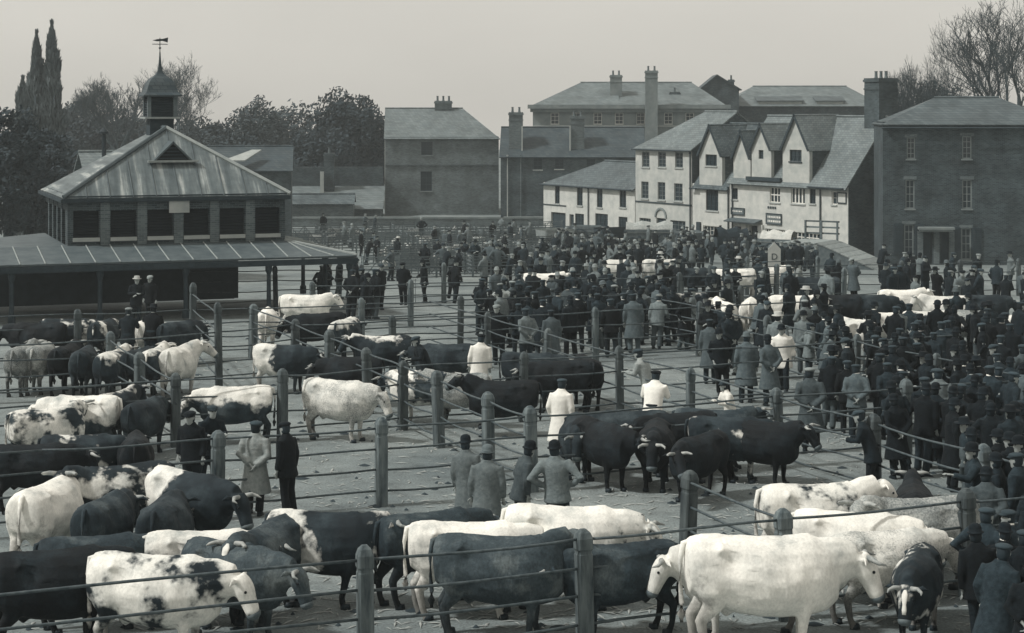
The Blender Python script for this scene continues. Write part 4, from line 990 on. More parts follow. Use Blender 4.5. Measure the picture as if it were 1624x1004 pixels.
def cow(label, px, py, head, pose='neutral', coat_='coat_dark', sc_=1.0, horns=True, group='cattle in the pens', full=True, name='cow', hback=1.35, blaze=False):
    """px, py: photo pixel at the middle of the animal's back"""
    sc_ *= 1.0 if py > 725 else .92
    pr = COWS[pose]; p = gp(px, py, hback * sc_); a = R(head)
    o = link(name, pr['body'], None, p, a); o.scale = (sc_ * rnd.uniform(.96, 1.05), sc_ * rnd.uniform(.93, 1.08), sc_)
    o.material_slots[0].link = 'OBJECT'; o.material_slots[0].material = MATS[coat_]
    tag(o, label, 'cow', group)
    tl = link('tail', pr['tail'], o); tl.material_slots[0].link = 'OBJECT'; tl.material_slots[0].material = MATS[coat_]
    if horns and rnd.random() < .78:
        link('horn', pr['hornl'], o); link('horn', pr['hornr'], o)
    if blaze: link('blaze', pr['blaze'], o)
    if full:
        link('eye', pr['eyel'], o); link('eye', pr['eyer'], o); link('muzzle', pr['nose'], o)
        for hm in pr['hooves']: link('hoof', hm, o)
    COWSPOTS.append((p, a, sc_))
    return o
# --- front left pen
cow('white cow seen from behind at the left edge, tail hanging', 74, 766, 78, 'low', 'coat_white', 1.04)
cow('black cow in the bottom left corner', 84, 872, 25, 'low', 'coat_black', 1.05)
cow('dark pied cow with white patches facing left, front left pen', 190, 738, 205, 'left', 'coat_pied_dark', 1.05)
cow('brown cow seen from behind beside the white-rumped cow', 166, 788, 80, 'low', 'coat_brown', .98)
cow('white-shouldered cow lowering its dark head to the right', 300, 748, 322, 'low', 'coat_front', 1.02)
cow('grey-backed cow behind the spotted cow, front left', 322, 842, 10, 'low', 'coat_back', .98)
cow('white cow with dark spots at the bottom left rail', 245, 880, 352, 'low', 'coat_pied_white', 1.06)
cow('dark brown cow facing the camera with white blaze', 422, 832, 252, 'neutral', 'coat_brown', 1.0, blaze=True)
cow('dark cow in profile facing right with pale patches, behind front rail', 512, 812, 352, 'walk', 'coat_pied_dark', 1.03)
cow('dark cow seen from behind right of the profile cow', 680, 812, 32, 'low', 'coat_brown', 1.0)
cow('plain white cow behind the grey-brown bullock, bottom centre', 742, 828, 4, 'low', 'coat_white', 1.02)
cow('grey-brown bullock pressed against the front rail, bottom centre', 790, 850, 356, 'left', 'coat_dun', 1.06, blaze=True)
cow('big white speckled cow behind the second front post', 898, 803, 355, 'low', 'coat_speck', 1.1)
cow('dark cow with lowered head beside the speckled cow', 985, 862, 195, 'low', 'coat_brown', .95)
# --- front right
cow('biggest white bullock at the bottom right, facing right', 1206, 850, 3, 'low', 'coat_white', 1.2)
cow('white-faced horned bullock with its head poking out left', 1186, 856, 184, 'low', 'coat_cream', 1.02)
cow('white bullock with grey patches behind the capped front post', 1290, 768, 12, 'neutral', 'coat_pied_white', 1.08)
cow('pale roan bullock facing left at the right-hand rail', 1458, 790, 186, 'left', 'coat_roan', 1.08)
cow('dark horned cow behind the pale roan bullock', 1450, 770, 80, 'neutral', 'coat_black', 1.0)
cow('small dark beast with white face looking out, bottom right', 1455, 878, 250, 'low', 'coat_pied_dark', .9, blaze=True)
cow('white bullock half hidden between the right-hand beasts', 1348, 812, 350, 'low', 'coat_white', 1.02)
for px, py, hd, ps, ct, lb in [(52, 705, 20, 'low', 'coat_black', 'black cow added for the shade below the black and white cow'), (128, 690, 12, 'low', 'coat_pied_dark', 'dark pied cow added to the shadowed gap below the long white-backed cow'), (215, 690, 100, 'low', 'coat_black', 'black cow added to the shadowed gap behind the dark pied cow, left side'),  # dark cows added to fill the shadowed gaps between the left-hand beasts
        (262, 790, 88, 'low', 'coat_dark', 'dark cow between the brown and white-shouldered cows'), (150, 850, 20, 'low', 'coat_brown', 'brown cow behind the spotted cow at the rail'), (372, 862, 330, 'low', 'coat_dun', 'dun cow at the rail right of the spotted cow'),
        (1400, 842, 20, 'low', 'coat_roan_white', 'roan bullock in shade beyond the biggest white bullock'), (560, 566, 180, 'low', 'coat_black', 'black cow behind the white-backed roan cow')]:
    cow(lb, px, py, hd, ps, ct, .98)
# --- middle
cow('white cow broadside behind the man in pale coat', 376, 613, 186, 'low', 'coat_back_white', 1.0)
cow('white-backed roan cow with dark head lowered right, centre left', 536, 603, 338, 'low', 'coat_roan_white', 1.08)
cow('dark bullock with white blaze turning to the camera', 955, 668, 300, 'lowleft', 'coat_black', 1.04, blaze=True)
cow('dark bullock standing head-on beside the blazed one', 1040, 672, 262, 'low', 'coat_black', 1.0)
cow('dark bullock in profile facing right, white shoulder patch', 1155, 662, 358, 'low', 'coat_pied_dark', 1.03)
cow('dark bullock nearest the camera in the dark group', 1108, 690, 230, 'lowleft', 'coat_black', .98)
cow('black bullock at the left end of the dark group', 915, 662, 268, 'low', 'coat_dark', .95)
cow('black bullock behind the head-on one in the dark group', 1078, 655, 195, 'low', 'coat_black', 1.0)
cow('dark bullock farthest back in the dark group', 1000, 652, 178, 'low', 'coat_dark', 1.0)
cow('brown bullock crowding behind the profile bullock', 1130, 650, 350, 'left', 'coat_brown', .98)
cow('black bullock at the right end of the dark group', 1205, 668, 330, 'neutral', 'coat_black', 1.0)
# --- left rows
cow('long white-backed cow facing left, left side', 132, 628, 176, 'low', 'coat_back_white', 1.06)
cow('black and white cow turning away, left edge', 72, 648, 40, 'left', 'coat_pied', 1.02)
cow('dark cow from behind with pale tail, left side', 230, 634, 76, 'low', 'coat_dark', .96)
cow('white-flanked dark cow beside the long white-backed cow', 182, 622, 70, 'neutral', 'coat_back_dark', 1.0)
for i, (px, py, hd, ct, lb) in enumerate([
    (36, 548, 85, 'coat_roan', 'roan cow from behind at the far left of the third row'), (64, 546, 88, 'coat_roan', 'pale roan cow from behind, second from left in third row'), (104, 548, 84, 'coat_black', 'black cow from behind, third from left in third row'),
    (134, 552, 92, 'coat_dark', 'dark cow from behind, fourth from left in third row'), (180, 556, 80, 'coat_back', 'white-backed cow from behind in the middle of third row'), (222, 553, 76, 'coat_dark', 'dark cow between two white-backed cows in third row'),
    (246, 552, 84, 'coat_back', 'white-rumped cow from behind left of the white-headed one'), (284, 549, 78, 'coat_cream', 'pale cow at the right end of third row, head turned right')]):
    cow(lb, px, py, hd, 'right' if i == 7 else ('low' if i % 2 else 'neutral'), ct, 1.0 if i != 7 else 1.03)
for i, (px, py, hd, ps, ct, lb) in enumerate([
    (60, 512, 175, 'low', 'coat_black', 'black cow farthest left under the market house canopy'), (108, 506, 10, 'low', 'coat_pied_dark', 'dark cow with white patches below the canopy'),
    (165, 508, 80, 'low', 'coat_pied_dark', 'dark cow with white rump patch below the canopy'), (234, 507, 82, 'low', 'coat_white', 'white cow from behind below the canopy'), (285, 510, 60, 'low', 'coat_dark', 'dark cow right of the white-rumped one below the canopy'),
    (448, 547, 350, 'low', 'coat_front', 'white and dark cow facing right beside the tall post'), (483, 468, 2, 'neutral', 'coat_white', 'white cow in profile by the market house corner'), (424, 490, 95, 'low', 'coat_white', 'white cow from behind next to the tall posts'),
    (547, 506, 75, 'low', 'coat_back', 'white-rumped cow from behind near the dealers'), (608, 533, 185, 'neutral', 'coat_back_dark', 'black cow with broad white back, centre pens'), (505, 497, 200, 'low', 'coat_black', 'black cow with pale spine behind the white-rumped cow'),
    (708, 546, 175, 'low', 'coat_dark', 'dark cow behind the man in white shirt'), (728, 592, 165, 'neutral', 'coat_roan', 'grey roan cow left of the white-shirted man'), (800, 604, 178, 'high', 'coat_black', 'black horned cow behind the centre cross fence'),
    (668, 588, 150, 'low', 'coat_pied', 'small pied calf among the centre rails'), (890, 572, 185, 'low', 'coat_black', 'black cow behind the white-smocked drover'), (842, 560, 355, 'low', 'coat_dark', 'dark cow left of the black one, behind drovers'), (930, 566, 100, 'low', 'coat_black', 'black cow from behind beyond the smocked drover')]):
    cow(lb, px, py, hd, ps, ct, 1.0)
far = [(860, 434, 4, 'coat_white', 'white cow far off left of the standing crowd'), (982, 412, 186, 'coat_cream', 'pale cow near the carts, left of a pair'), (1046, 412, 4, 'coat_cream', 'pale cow near the carts, right of a pair'), (1092, 465, 184, 'coat_back_dark', 'black cow with pale spine beyond the crowd'),
       (1148, 478, 100, 'coat_white', 'white rump seen past the dealers, left of two'), (1190, 474, 80, 'coat_white', 'white rump seen past the dealers, right of two'), (1258, 469, 5, 'coat_white', 'white cow in profile right of the two white rumps'), (1168, 426, 175, 'coat_white', 'distant white cow in front of the inn door'),
       (1216, 424, 10, 'coat_white', 'distant white cow in front of the inn window'), (1356, 506, 120, 'coat_cream', 'pale cow half hidden in the right-hand crowd'), (1408, 496, 20, 'coat_white', 'white cow right of the pale one in the crowd'), (1470, 494, 178, 'coat_back', 'white-backed cow near the brick house railings'),
       (1428, 460, 6, 'coat_white', 'white cow standing below the brick house doors'), (1534, 492, 140, 'coat_roan', 'roan cow near the right edge below the brick house'), (1300, 440, 178, 'coat_dark', 'dark cow beside the loading ramp'), (1380, 468, 4, 'coat_dark', 'dark cow left of the white one below the doors'), (1500, 470, 176, 'coat_cream', 'pale cow below the right ground-floor window of brick house'), (1560, 468, 10, 'coat_dark', 'dark cow farthest right below the brick house'), (1590, 500, 170, 'coat_pied', 'pied cow at the right edge below the brick house'), (1330, 468, 170, 'coat_black', 'black cow in front of the loading ramp'),
       (920, 440, 170, 'coat_dark', 'dark cow far off, right of the lone white cow'), (1100, 425, 10, 'coat_dark', 'dark cow far off near the tall white house')]
for i, (px, py, hd, ct, lb) in enumerate(far):
    cow(lb, px, py, hd, ('neutral', 'low', 'walk', 'low')[i % 4], ct, 1.0, full=False, group='distant cattle near the inn')
fence('pen fence below the brick house doors', [(22, 33), (25, 33), (28, 33), (31, 33), (34, 33), (37, 33)])

# ================================================================== PEOPLE
POSES = {   # elbow, wrist per side (facing +x, left is +y); lean; leg stride; head turn (deg)
    'stand':   dict(l=((-.02, .25, 1.13), (.05, .25, .88)), r=((-.03, -.25, 1.13), (.03, -.26, .88)), lean=0, st=.0, turn=0),
    'shift':   dict(l=((-.05, .26, 1.13), (.09, .24, .90)), r=((.0, -.25, 1.13), (.06, -.24, .88)), lean=.03, st=.06, turn=28),
    'hips':    dict(l=((-.14, .42, 1.17), (.06, .23, 1.0)), r=((-.14, -.42, 1.17), (.06, -.23, 1.0)), lean=0, st=.03, turn=-12),
    'folded':  dict(l=((.08, .25, 1.15), (.23, .0, 1.14)), r=((.08, -.25, 1.15), (.24, .03, 1.19)), lean=-.02, st=.03, turn=10),
    'lean':    dict(l=((.14, .26, 1.17), (.42, .17, 1.20)), r=((.14, -.26, 1.17), (.42, -.17, 1.20)), lean=.16, st=.05, turn=0),
    'walk':    dict(l=((-.12, .25, 1.14), (-.05, .27, .90)), r=((.08, -.25, 1.13), (.24, -.23, .93)), lean=.04, st=.20, turn=0),
    'behind':  dict(l=((-.12, .27, 1.14), (-.17, .05, .98)), r=((-.12, -.27, 1.14), (-.17, -.05, .95)), lean=.0, st=.02, turn=-20),
    'point':   dict(l=((.16, .28, 1.22), (.42, .27, 1.28)), r=((-.03, -.25, 1.13), (.04, -.25, .88)), lean=.05, st=.06, turn=20),
    'pockets': dict(l=((-.11, .29, 1.15), (.04, .20, .95)), r=((-.11, -.29, 1.15), (.04, -.20, .95)), lean=0, st=.03, turn=-30),
    'stick':   dict(l=((-.03, .25, 1.13), (.04, .25, .88)), r=((.02, -.27, 1.14), (.25, -.27, 1.02)), lean=.03, st=.03, turn=-8),
}
def ell(cx, cy, z, rx, ry, n=14): return [(cx + rx * math.cos(2 * PI * j / n), cy + ry * math.sin(2 * PI * j / n), z) for j in range(n)]
def figure(pose, garb):
    P = POSES[pose]; ln = P['lean']; st = P['st']
    def X(z): return ln * max(0, z - .9) / .55
    head_c = Vector((X(1.6) + .03, 0, 1.605)); ty = R(P['turn']); F = Vector((math.cos(ty), math.sin(ty), 0)); Sd = Vector((-F.y, F.x, 0))
    b = MB()
    b.loft([ell(X(z), 0, z, rx, ry) for z, rx, ry in ((.82, .09, .13), (.92, .115, .165), (1.05, .10, .145), (1.2, .11, .16), (1.34, .115, .18), (1.42, .09, .17), (1.47, .06, .08))])
    b.tube([(X(1.40), 0, 1.40), (X(1.5) + .01, 0, 1.53)], [.065, .058], 10)
    # head: skull, jaw, nose, ears
    rings = []
    for z, f0, f1, w_ in ((-.125, .045, .075, .045), (-.10, .07, .082, .058), (-.05, .085, .088, .070), (0, .094, .090, .076), (.05, .098, .084, .076), (.09, .085, .065, .064), (.118, .045, .03, .035)):
        rings.append([head_c + Vector((0, 0, z)) + F * ((f1 if math.cos(a) > 0 else f0) * math.cos(a)) + Sd * (w_ * math.sin(a)) for a in [2 * PI * j / 14 for j in range(14)]])
    b.loft(rings)
    b.tube([head_c + F * .07 + Vector((0, 0, .03)), head_c + F * .105 + Vector((0, 0, -.025)), head_c + F * .08 + Vector((0, 0, -.035))], [.014, .02, .012], 6)
    for s in (-1, 1): b.tube([head_c + Sd * (.066 * s), head_c + Sd * (.09 * s) - F * .02], [(.02, .035), (.012, .028)], 6, up=(0, 0, 1))
    hands = MB(); arms = {}
    for s, k in ((1, 'l'), (-1, 'r')):
        sh = Vector((X(1.41), .175 * s, 1.41)); el, wr = Vector(P[k][0]), Vector(P[k][1]); el.x += X(el.z); wr.x += X(wr.z) * .6
        arms[k] = (sh, el, wr)
        b.tube([sh, sh.lerp(el, .5), el, el.lerp(wr, .4), wr], [.058, .05, .042, .04, .028], 9)
        d = (wr - el).normalized(); d = (d + Vector((.15, 0, -.25 if pose not in ('lean', 'point') else 0))).normalized(); side = Vector((0, 0, 1)).cross(d)
        if side.length < .3: side = Vector((1, 0, 0)) - d * d.x
        side.normalize(); nrm = d.cross(side).normalized()
        pm = wr + d * .09
        b.tube([wr, wr + d * .05, pm], [(.026, .02), (.038, .018), (.036, .015)], 8, up=tuple(nrm))
        for j, (off, ln_) in enumerate(((-.027, .07), (-.009, .08), (.009, .075), (.026, .06))):
            q = pm + side * off - d * .01; hands.tube([q, q + d * ln_ * .5 - nrm * .008 * s, q + d * ln_ * .9 - nrm * .03 * s], [.0095, .0085, .006], 5)
        q = wr + d * .03 + side * .03; hands.tube([q, q + side * .03 + d * .035, q + side * .032 + d * .065], [.011, .0095, .007], 5)
    legs = {}
    for s, k, dx in ((1, 'l', st), (-1, 'r', -st)):
        hp, kn, an = Vector((0, .09 * s, .90)), Vector((.02 + dx * .7, .10 * s, .50)), Vector((-.02 + dx * 1.15 - (.05 if dx < 0 else 0), .11 * s, .09))
        legs[k] = (hp, kn, an)
        b.tube([hp, hp.lerp(kn, .5), kn, kn.lerp(an, .35), an], [.095, .078, .055, .056, .038], 9)
    body = blob(b, .017, 3, .5, 'person_body', hands, ['skin'])
    res = {'body': body, 'parts': []}
    # trousers with room in them
    t = MB(); t.loft([ell(0, 0, z, rx, ry) for z, rx, ry in ((.80, .10, .15), (.90, .135, .185), (1.0, .125, .17), (1.04, .12, .165))])
    for k in 'lr':
        hp, kn, an = legs[k]; t.tube([hp + Vector((0, 0, .04)), hp.lerp(kn, .5), kn, kn.lerp(an, .5), an + Vector((.0, 0, .0))], [.115, .100, .080, .075, .078], 10)
    res['parts'].append(('trousers', blob(t, .021, 3, .5, 'trousers', None, ['cloth_dark']), 'trousers'))
    for k in 'lr':
        an = legs[k][2]; z0 = 0
        q = MB(); q.loft([[(an.x + cx + rx * math.cos(a) * (1.0), an.y + ry * math.sin(a), z0 + z) for a in [2 * PI * j / 10 for j in range(10)]] for cx, z, rx, ry in ((.055, 0, .135, .048), (.055, .03, .138, .05), (.03, .07, .09, .046), (0, .10, .055, .046), (0, .17, .05, .045))])
        res['parts'].append(('boot', q.mesh('boot', ['boot'], True), None))
    # coat
    hem, flare = {'jacket': (.74, .03), 'overcoat': (.42, .09), 'waistcoat': (.93, .0), 'smock': (.62, .05)}[garb]
    c = MB(); pro = [(hem, .155 + flare, .205 + flare), (hem + .02, .155 + flare, .205 + flare), (.88 if hem < .86 else .96, .16, .212), (1.02, .145, .196), (1.15, .148, .205), (1.28, .152, .22), (1.38, .135, .225), (1.435, .105, .185), (1.475, .082, .11), (1.525, .076, .084)]
    c.loft([ell(X(z), 0, z, rx, ry, 18) for z, rx, ry in pro])
    for k in 'lr':
        sh, el, wr = arms[k]; wend = el.lerp(wr, .95)
        c.tube([sh + Vector((0, 0, .0)), sh.lerp(el, .5), el, el.lerp(wr, .5), wend], [.088, .078, .068, .062, .056], 10)
    res['parts'].append(('coat', blob(c, .023, 3, .6, garb, None, ['cloth_dark']), 'coat'))
    cl = MB(); cl.loft([ell(X(1.5) + .012, 0, z, r, r * .95, 12) for z, r in ((1.50, .079), (1.548, .070))]); res['parts'].append(('collar', cl.mesh('collar', ['cloth_white'], True), 'collar'))
    h = MB()
    rg = []
    for z, k in ((-.10, .70), (-.05, .98), (-.02, 1.02), (.04, 1.08), (.09, .92), (.122, .5)):
        rg.append([head_c + Vector((0, 0, z)) - F * .018 + F * (.090 * k * math.cos(a) * (.78 if math.cos(a) > 0 and z < .05 else 1)) + Sd * (.082 * k * math.sin(a)) for a in [2 * PI * j / 12 for j in range(12)]])
    h.loft(rg); res['parts'].append(('hair', h.mesh('hair', ['hair'], True), 'hair'))
    for s in (-1, 1):
        e = MB(); e.lathe([(0, -.01), (.011, 0), (0, .01)], head_c + F * .084 + Sd * (.03 * s) + Vector((0, 0, .018)), 6)
        res['parts'].append(('eye', e.mesh('eye', ['eye'], True), None))
    # hats, each in the head's own frame
    def hat(rings_): q = MB(); q.loft([[head_c + Vector((0, 0, z)) + F * (dx + rx * math.cos(a)) + Sd * (ry * math.sin(a)) for a in [2 * PI * j / 14 for j in range(14)]] for z, dx, rx, ry in rings_]); return q.mesh('hat', ['felt_dark'], True)
    res['hats'] = {
        'cap': hat([(.025, -.004, .099, .084), (.040, .045, .098, .080), (.048, .045, .10, .084), (.060, .0, .112, .098), (.085, -.010, .124, .112), (.104, -.014, .112, .103), (.122, -.022, .07, .065), (.127, -.022, .01, .01)]),
        'bowler': hat([(.035, 0, .132, .112), (.042, 0, .142, .122), (.052, 0, .135, .118), (.05, 0, .108, .093), (.11, 0, .108, .094), (.150, 0, .088, .078), (.172, 0, .045, .04), (.176, 0, .01, .01)]),
        'wide': hat([(.058, 0, .19, .175), (.064, 0, .20, .185), (.072, 0, .19, .175), (.07, 0, .115, .10), (.15, 0, .105, .092), (.17, 0, .085, .07), (.165, 0, .02, .02)]),
        'boater': hat([(.062, 0, .175, .155), (.066, 0, .178, .158), (.074, 0, .178, .158), (.076, 0, .112, .1), (.155, 0, .110, .098), (.16, 0, .10, .09), (.16, 0, .01, .01)]),
    }
    return res
COMBOS = [('stand', 'jacket'), ('shift', 'jacket'), ('folded', 'jacket'), ('walk', 'jacket'), ('behind', 'jacket'), ('pockets', 'jacket'), ('stick', 'jacket'), ('point', 'jacket'), ('lean', 'jacket'), ('hips', 'jacket'),
          ('stand', 'overcoat'), ('behind', 'overcoat'), ('pockets', 'overcoat'), ('shift', 'overcoat'), ('stand', 'smock'), ('walk', 'smock'), ('lean', 'smock'), ('shift', 'waistcoat')]
FIG = {c: figure(*c) for c in COMBOS}
STICK = MB(); STICK.tube([(0, 0, 0), (.01, 0, .5), (0, 0, .98), (-.05, 0, 1.03), (-.10, 0, .99)], [.011, .012, .013, .013, .011], 6); STICK_M = STICK.mesh('stick', ['mid_wood'], True)
PEOPLE = []
def person(label, p, face, pose='stand', garb='jacket', cloth='cloth_dark', trouser='cloth_dark', hat='cap', hatm='cap_tweed', h=1.0, group=None, stick=False, detail=True, collar=False, name='person'):
    f = FIG[(pose, garb)]; o = link(name, f['body'], None, p, R(face)); o.scale = (h * rnd.uniform(.97, 1.05), h * rnd.uniform(.97, 1.06), h)
    tag(o, label, 'person', group)
    for nm, me, role in f['parts']:
        if nm in ('eye', 'collar') and not detail: continue
        if nm == 'collar' and not collar: continue
        q = link({'coat': {'jacket': 'jacket', 'overcoat': 'overcoat', 'smock': 'smock', 'waistcoat': 'waistcoat'}[garb]}.get(nm, nm), me, o)
        if role in ('coat', 'trousers'):
            q.material_slots[0].link = 'OBJECT'; q.material_slots[0].material = MATS[cloth if role == 'coat' else trouser]
    if hat:
        q = link('hat', f['hats'][hat], o); q.material_slots[0].link = 'OBJECT'; q.material_slots[0].material = MATS[hatm]
    o.rotation_euler = (rnd.gauss(0, .035), rnd.gauss(.03, .045), R(face)); PEOPLE.append((Vector(p), o))
    if stick:
        a = R(face); ofs = Vector((.29 * math.cos(a) + .26 * math.sin(a), .29 * math.sin(a) - .26 * math.cos(a), 0)) * h
        s = link('walking_stick', STICK_M, None, Vector(p) + ofs, a); tag(s, 'walking stick held by the ' + stick, 'stick', 'walking sticks')
    return o
def head(px, py, h=1.0): return gp(px, py, 1.75 * h)
G1 = 'drovers and dealers in the pens'
person('man in pale grey overcoat seen from behind, left of the front post', head(404, 664), 80, 'behind', 'overcoat', 'cloth_pale', 'cloth_black', 'cap', 'cap_tweed', group=G1)
person('thin man in black suit beside the man in pale overcoat', head(459, 668), 150, 'stand', 'jacket', 'cloth_black', 'cloth_black', 'cap', 'felt_dark', group=G1)
person('man in pale coat at the left of the group of four', head(747, 692), 70, 'stand', 'overcoat', 'cloth_drab', 'cloth_dark', 'bowler', 'felt_dark', group=G1)
person('man in long fawn overcoat seen from behind in the group of four', head(771, 708), 84, 'stand', 'overcoat', 'cloth_drab', 'cloth_dark', 'bowler', 'felt_grey', group=G1)
person('man in dark coat facing right in the group of four', head(816, 698), 15, 'shift', 'jacket', 'cloth_grey', 'cloth_dark', 'bowler', 'felt_dark', group=G1)
person('man with hands on hips seen from behind, dark bowler hat', head(889, 702), 82, 'hips', 'jacket', 'cloth_drab', 'cloth_dark', 'bowler', 'felt_dark', h=1.02, group=G1)
person('man in long white smock by the centre rails', head(889, 600), 62, 'shift', 'overcoat', 'cloth_white', 'cloth_dark', 'cap', 'cap_tweed', group=G1)
person('man in white coat seen from behind at the dark bullocks', head(1034, 588), 70, 'lean', 'smock', 'cloth_white', 'cloth_charcoal', 'cap', 'felt_dark', group=G1)
person('man in white shirt seen from behind in the middle pens', head(757, 528), 88, 'stand', 'smock', 'cloth_white', 'cloth_dark', 'cap', 'felt_dark', group=G1)
person('boy with white collar leaning over the dark bullock', head(1158, 604, .84), 200, 'lean', 'smock', 'cloth_white', 'cloth_grey', 'cap', 'cap_tweed', h=.84, group=G1)
person('man in white jacket in the right-hand crowd', head(1243, 514), 250, 'walk', 'smock', 'cloth_white', 'cloth_charcoal', 'bowler', 'felt_dark', group=G1)
person('stout man in tweed coat and pale cap seen from behind', head(1286, 588), 84, 'behind', 'overcoat', 'cloth_grey', 'cloth_charcoal', 'cap', 'cap_light', h=1.05, group=G1)
person('man in long drab coat, left of the pair by the centre alley', head(1183, 528), 95, 'stand', 'overcoat', 'cloth_grey', 'cloth_dark', 'bowler', 'felt_grey', group=G1)
person('man in long drab coat, right of the pair by the centre alley', head(1222, 532), 110, 'behind', 'overcoat', 'cloth_grey', 'cloth_dark', 'bowler', 'felt_dark', group=G1)
person('man in belted drab coat standing alone by the alley', head(1126, 505), 85, 'stand', 'overcoat', 'cloth_grey', 'cloth_dark', 'cap', 'cap_tweed', group=G1)
person('man in dark jacket left of the drab-coated man', head(1148, 520), 265, 'pockets', 'jacket', 'cloth_black', 'cloth_black', 'bowler', 'felt_dark', group=G1)
person('dark-suited man standing upright before the middle crowd', head(792, 482), 265, 'stick', 'jacket', 'cloth_black', 'cloth_charcoal', 'cap', 'cap_light', group=G1, stick='dark-suited man before the middle crowd')
person('man leaning among the cattle left of the white-shirted man', head(684, 530), 200, 'lean', 'jacket', 'cloth_charcoal', 'cloth_dark', 'cap', 'cap_tweed', group=G1)
person('man with pale shirt sleeves bending behind the white-coated man', head(1032, 552), 150, 'lean', 'smock', 'cloth_pale', 'cloth_dark', 'cap', 'cap_tweed', group=G1)
person('man in light jacket standing behind the dark-suited man', head(836, 488), 120, 'behind', 'jacket', 'cloth_drab', 'cloth_dark', 'cap', 'cap_tweed', group=G1)
person('stooping drover in dark clothes behind the left front post', head(330, 640), 300, 'lean', 'jacket', 'cloth_charcoal', 'cloth_charcoal', 'cap', 'cap_tweed', group=G1)
person('drover in dark jacket beside the stooping drover', head(307, 648), 250, 'stand', 'jacket', 'cloth_black', 'cloth_charcoal', 'cap', 'felt_dark', group=G1)
person('black-suited man farthest from the pens near the far post', head(673, 412), 200, 'stick', 'jacket', 'cloth_black', 'cloth_black', 'bowler', 'felt_dark', group=G1, stick='black-suited man by the far post')
person('dark man left of the black-suited man by the far post', head(640, 414), 250, 'pockets', 'jacket', 'cloth_black', 'cloth_black', 'cap', 'felt_dark', group=G1)
person('man in black leaning on the second fence at the right', head(1388, 650), 160, 'lean', 'jacket', 'cloth_charcoal', 'cloth_black', 'cap', 'cap_tweed', group=G1)
person('man in white hat under the canopy, left of two', head(215, 438), 280, 'folded', 'jacket', 'cloth_black', 'cloth_dark', 'boater', 'straw_hat', group=G1)
person('man in pale cap under the canopy, right of two', head(239, 434), 250, 'stand', 'jacket', 'cloth_black', 'cloth_black', 'cap', 'cap_light', group=G1)
person('man in dark wide-brimmed hat among the cattle below the canopy', head(238, 484), 90, 'lean', 'jacket', 'cloth_black', 'cloth_dark', 'wide', 'felt_dark', group=G1)
person('man in pale bonnet-like cap among cattle below the canopy', head(203, 488), 95, 'lean', 'jacket', 'cloth_charcoal', 'cloth_dark', 'cap', 'cap_light', group=G1)

# ---- crowds
ORD = ['first', 'second', 'third', 'fourth', 'fifth', 'sixth', 'seventh', 'eighth', 'ninth', 'tenth', 'eleventh', 'twelfth', 'thirteenth', 'fourteenth', 'fifteenth', 'sixteenth', 'seventeenth', 'eighteenth', 'nineteenth', 'twentieth']
def inside(x, y, poly):
    c = False; j = len(poly) - 1
    for i in range(len(poly)):
        (xi, yi), (xj, yj) = poly[i], poly[j]
        if (yi > y) != (yj > y) and x < (xj - xi) * (y - yi) / (yj - yi) + xi: c = not c
        j = i
    return c
def free(p, dmin):
    for q, _ in PEOPLE:
        if (q - p).xy.length < dmin: return False
    for q, a, s in COWSPOTS:
        d = (p - q).xy; lx = d.x * math.cos(a) + d.y * math.sin(a); ly = -d.x * math.sin(a) + d.y * math.cos(a)
        if -1.15 * s < lx < 1.65 * s and abs(ly) < .52 * s: return False
    return True
CL = [('cloth_black', 'black', 4), ('cloth_charcoal', 'charcoal', 5), ('cloth_dark', 'dark', 5), ('cloth_grey', 'grey', 3), ('cloth_drab', 'drab', 1.4), ('cloth_pale', 'pale', .5)]
HT = [('cap', 'cap_tweed', 'flat cap', 6), ('cap', 'cap_light', 'pale cap', 1.6), ('bowler', 'felt_dark', 'bowler', 5), ('bowler', 'felt_grey', 'grey bowler', 1), ('wide', 'felt_dark', 'wide hat', 1.2), ('boater', 'straw_hat', 'straw hat', .8)]
def pick(r, lst): return r.choices(lst, [q[-1] for q in lst])[0]
def crowd(where, poly, n, seed, dmin=.56, rowlen=9, face=None, detail=True, dark=1.0, group=None):
    r = random.Random(seed); got = []; tries = 0
    x0, x1 = min(p[0] for p in poly), max(p[0] for p in poly); y0, y1 = min(p[1] for p in poly), max(p[1] for p in poly)
    while len(got) < n and tries < n * 250:
        tries += 1; px, py = r.uniform(x0, x1), r.uniform(y0, y1)
        if not inside(px, py, poly): continue
        p = gp(px, py)
        if not free(p, dmin): continue
        PEOPLE.append((p, None)); got.append((p, px))
    got.sort(key=lambda q: q[0].y)
    rows = [got[i:i + rowlen] for i in range(0, len(got), rowlen)]
    for ri, row in enumerate(rows):
        row.sort(key=lambda q: q[1])
        for ci, (p, px) in enumerate(row):
            cl = pick(r, CL); ht = pick(r, HT); cmb = r.choice(COMBOS[:14])
            if dark > 1 and r.random() < .85: cl = CL[r.choice((0, 0, 1, 2))]
            if dark > 1 and ht[1] in ('straw_hat', 'cap_light', 'felt_grey') and r.random() < .75: ht = HT[r.choice((0, 2))]
            if cmb == ('stand', 'jacket') and r.random() < .6: cmb = r.choice((('folded', 'jacket'), ('hips', 'jacket'), ('point', 'jacket'), ('lean', 'jacket'), ('stick', 'jacket')))
            fc = (r.gauss(face, 45) if face is not None else r.uniform(0, 360))
            place = 'left end' if ci == 0 else ('right end' if ci == len(row) - 1 else ORD[ci] + ' from left')
            rw = ('nearest row' if ri == 0 else ORD[ri] + ' row')
            lab = f"{cl[1]}-coated man in {ht[2]}, {place}, {rw} of {where}"
            person(lab, p, fc, cmb[0], cmb[1], cl[0], r.choice(('cloth_black', 'cloth_charcoal', 'cloth_dark', 'cloth_grey')), ht[0], ht[1], r.uniform(.94, 1.05), group or ('people in ' + where), detail=detail, collar=r.random() < .14)
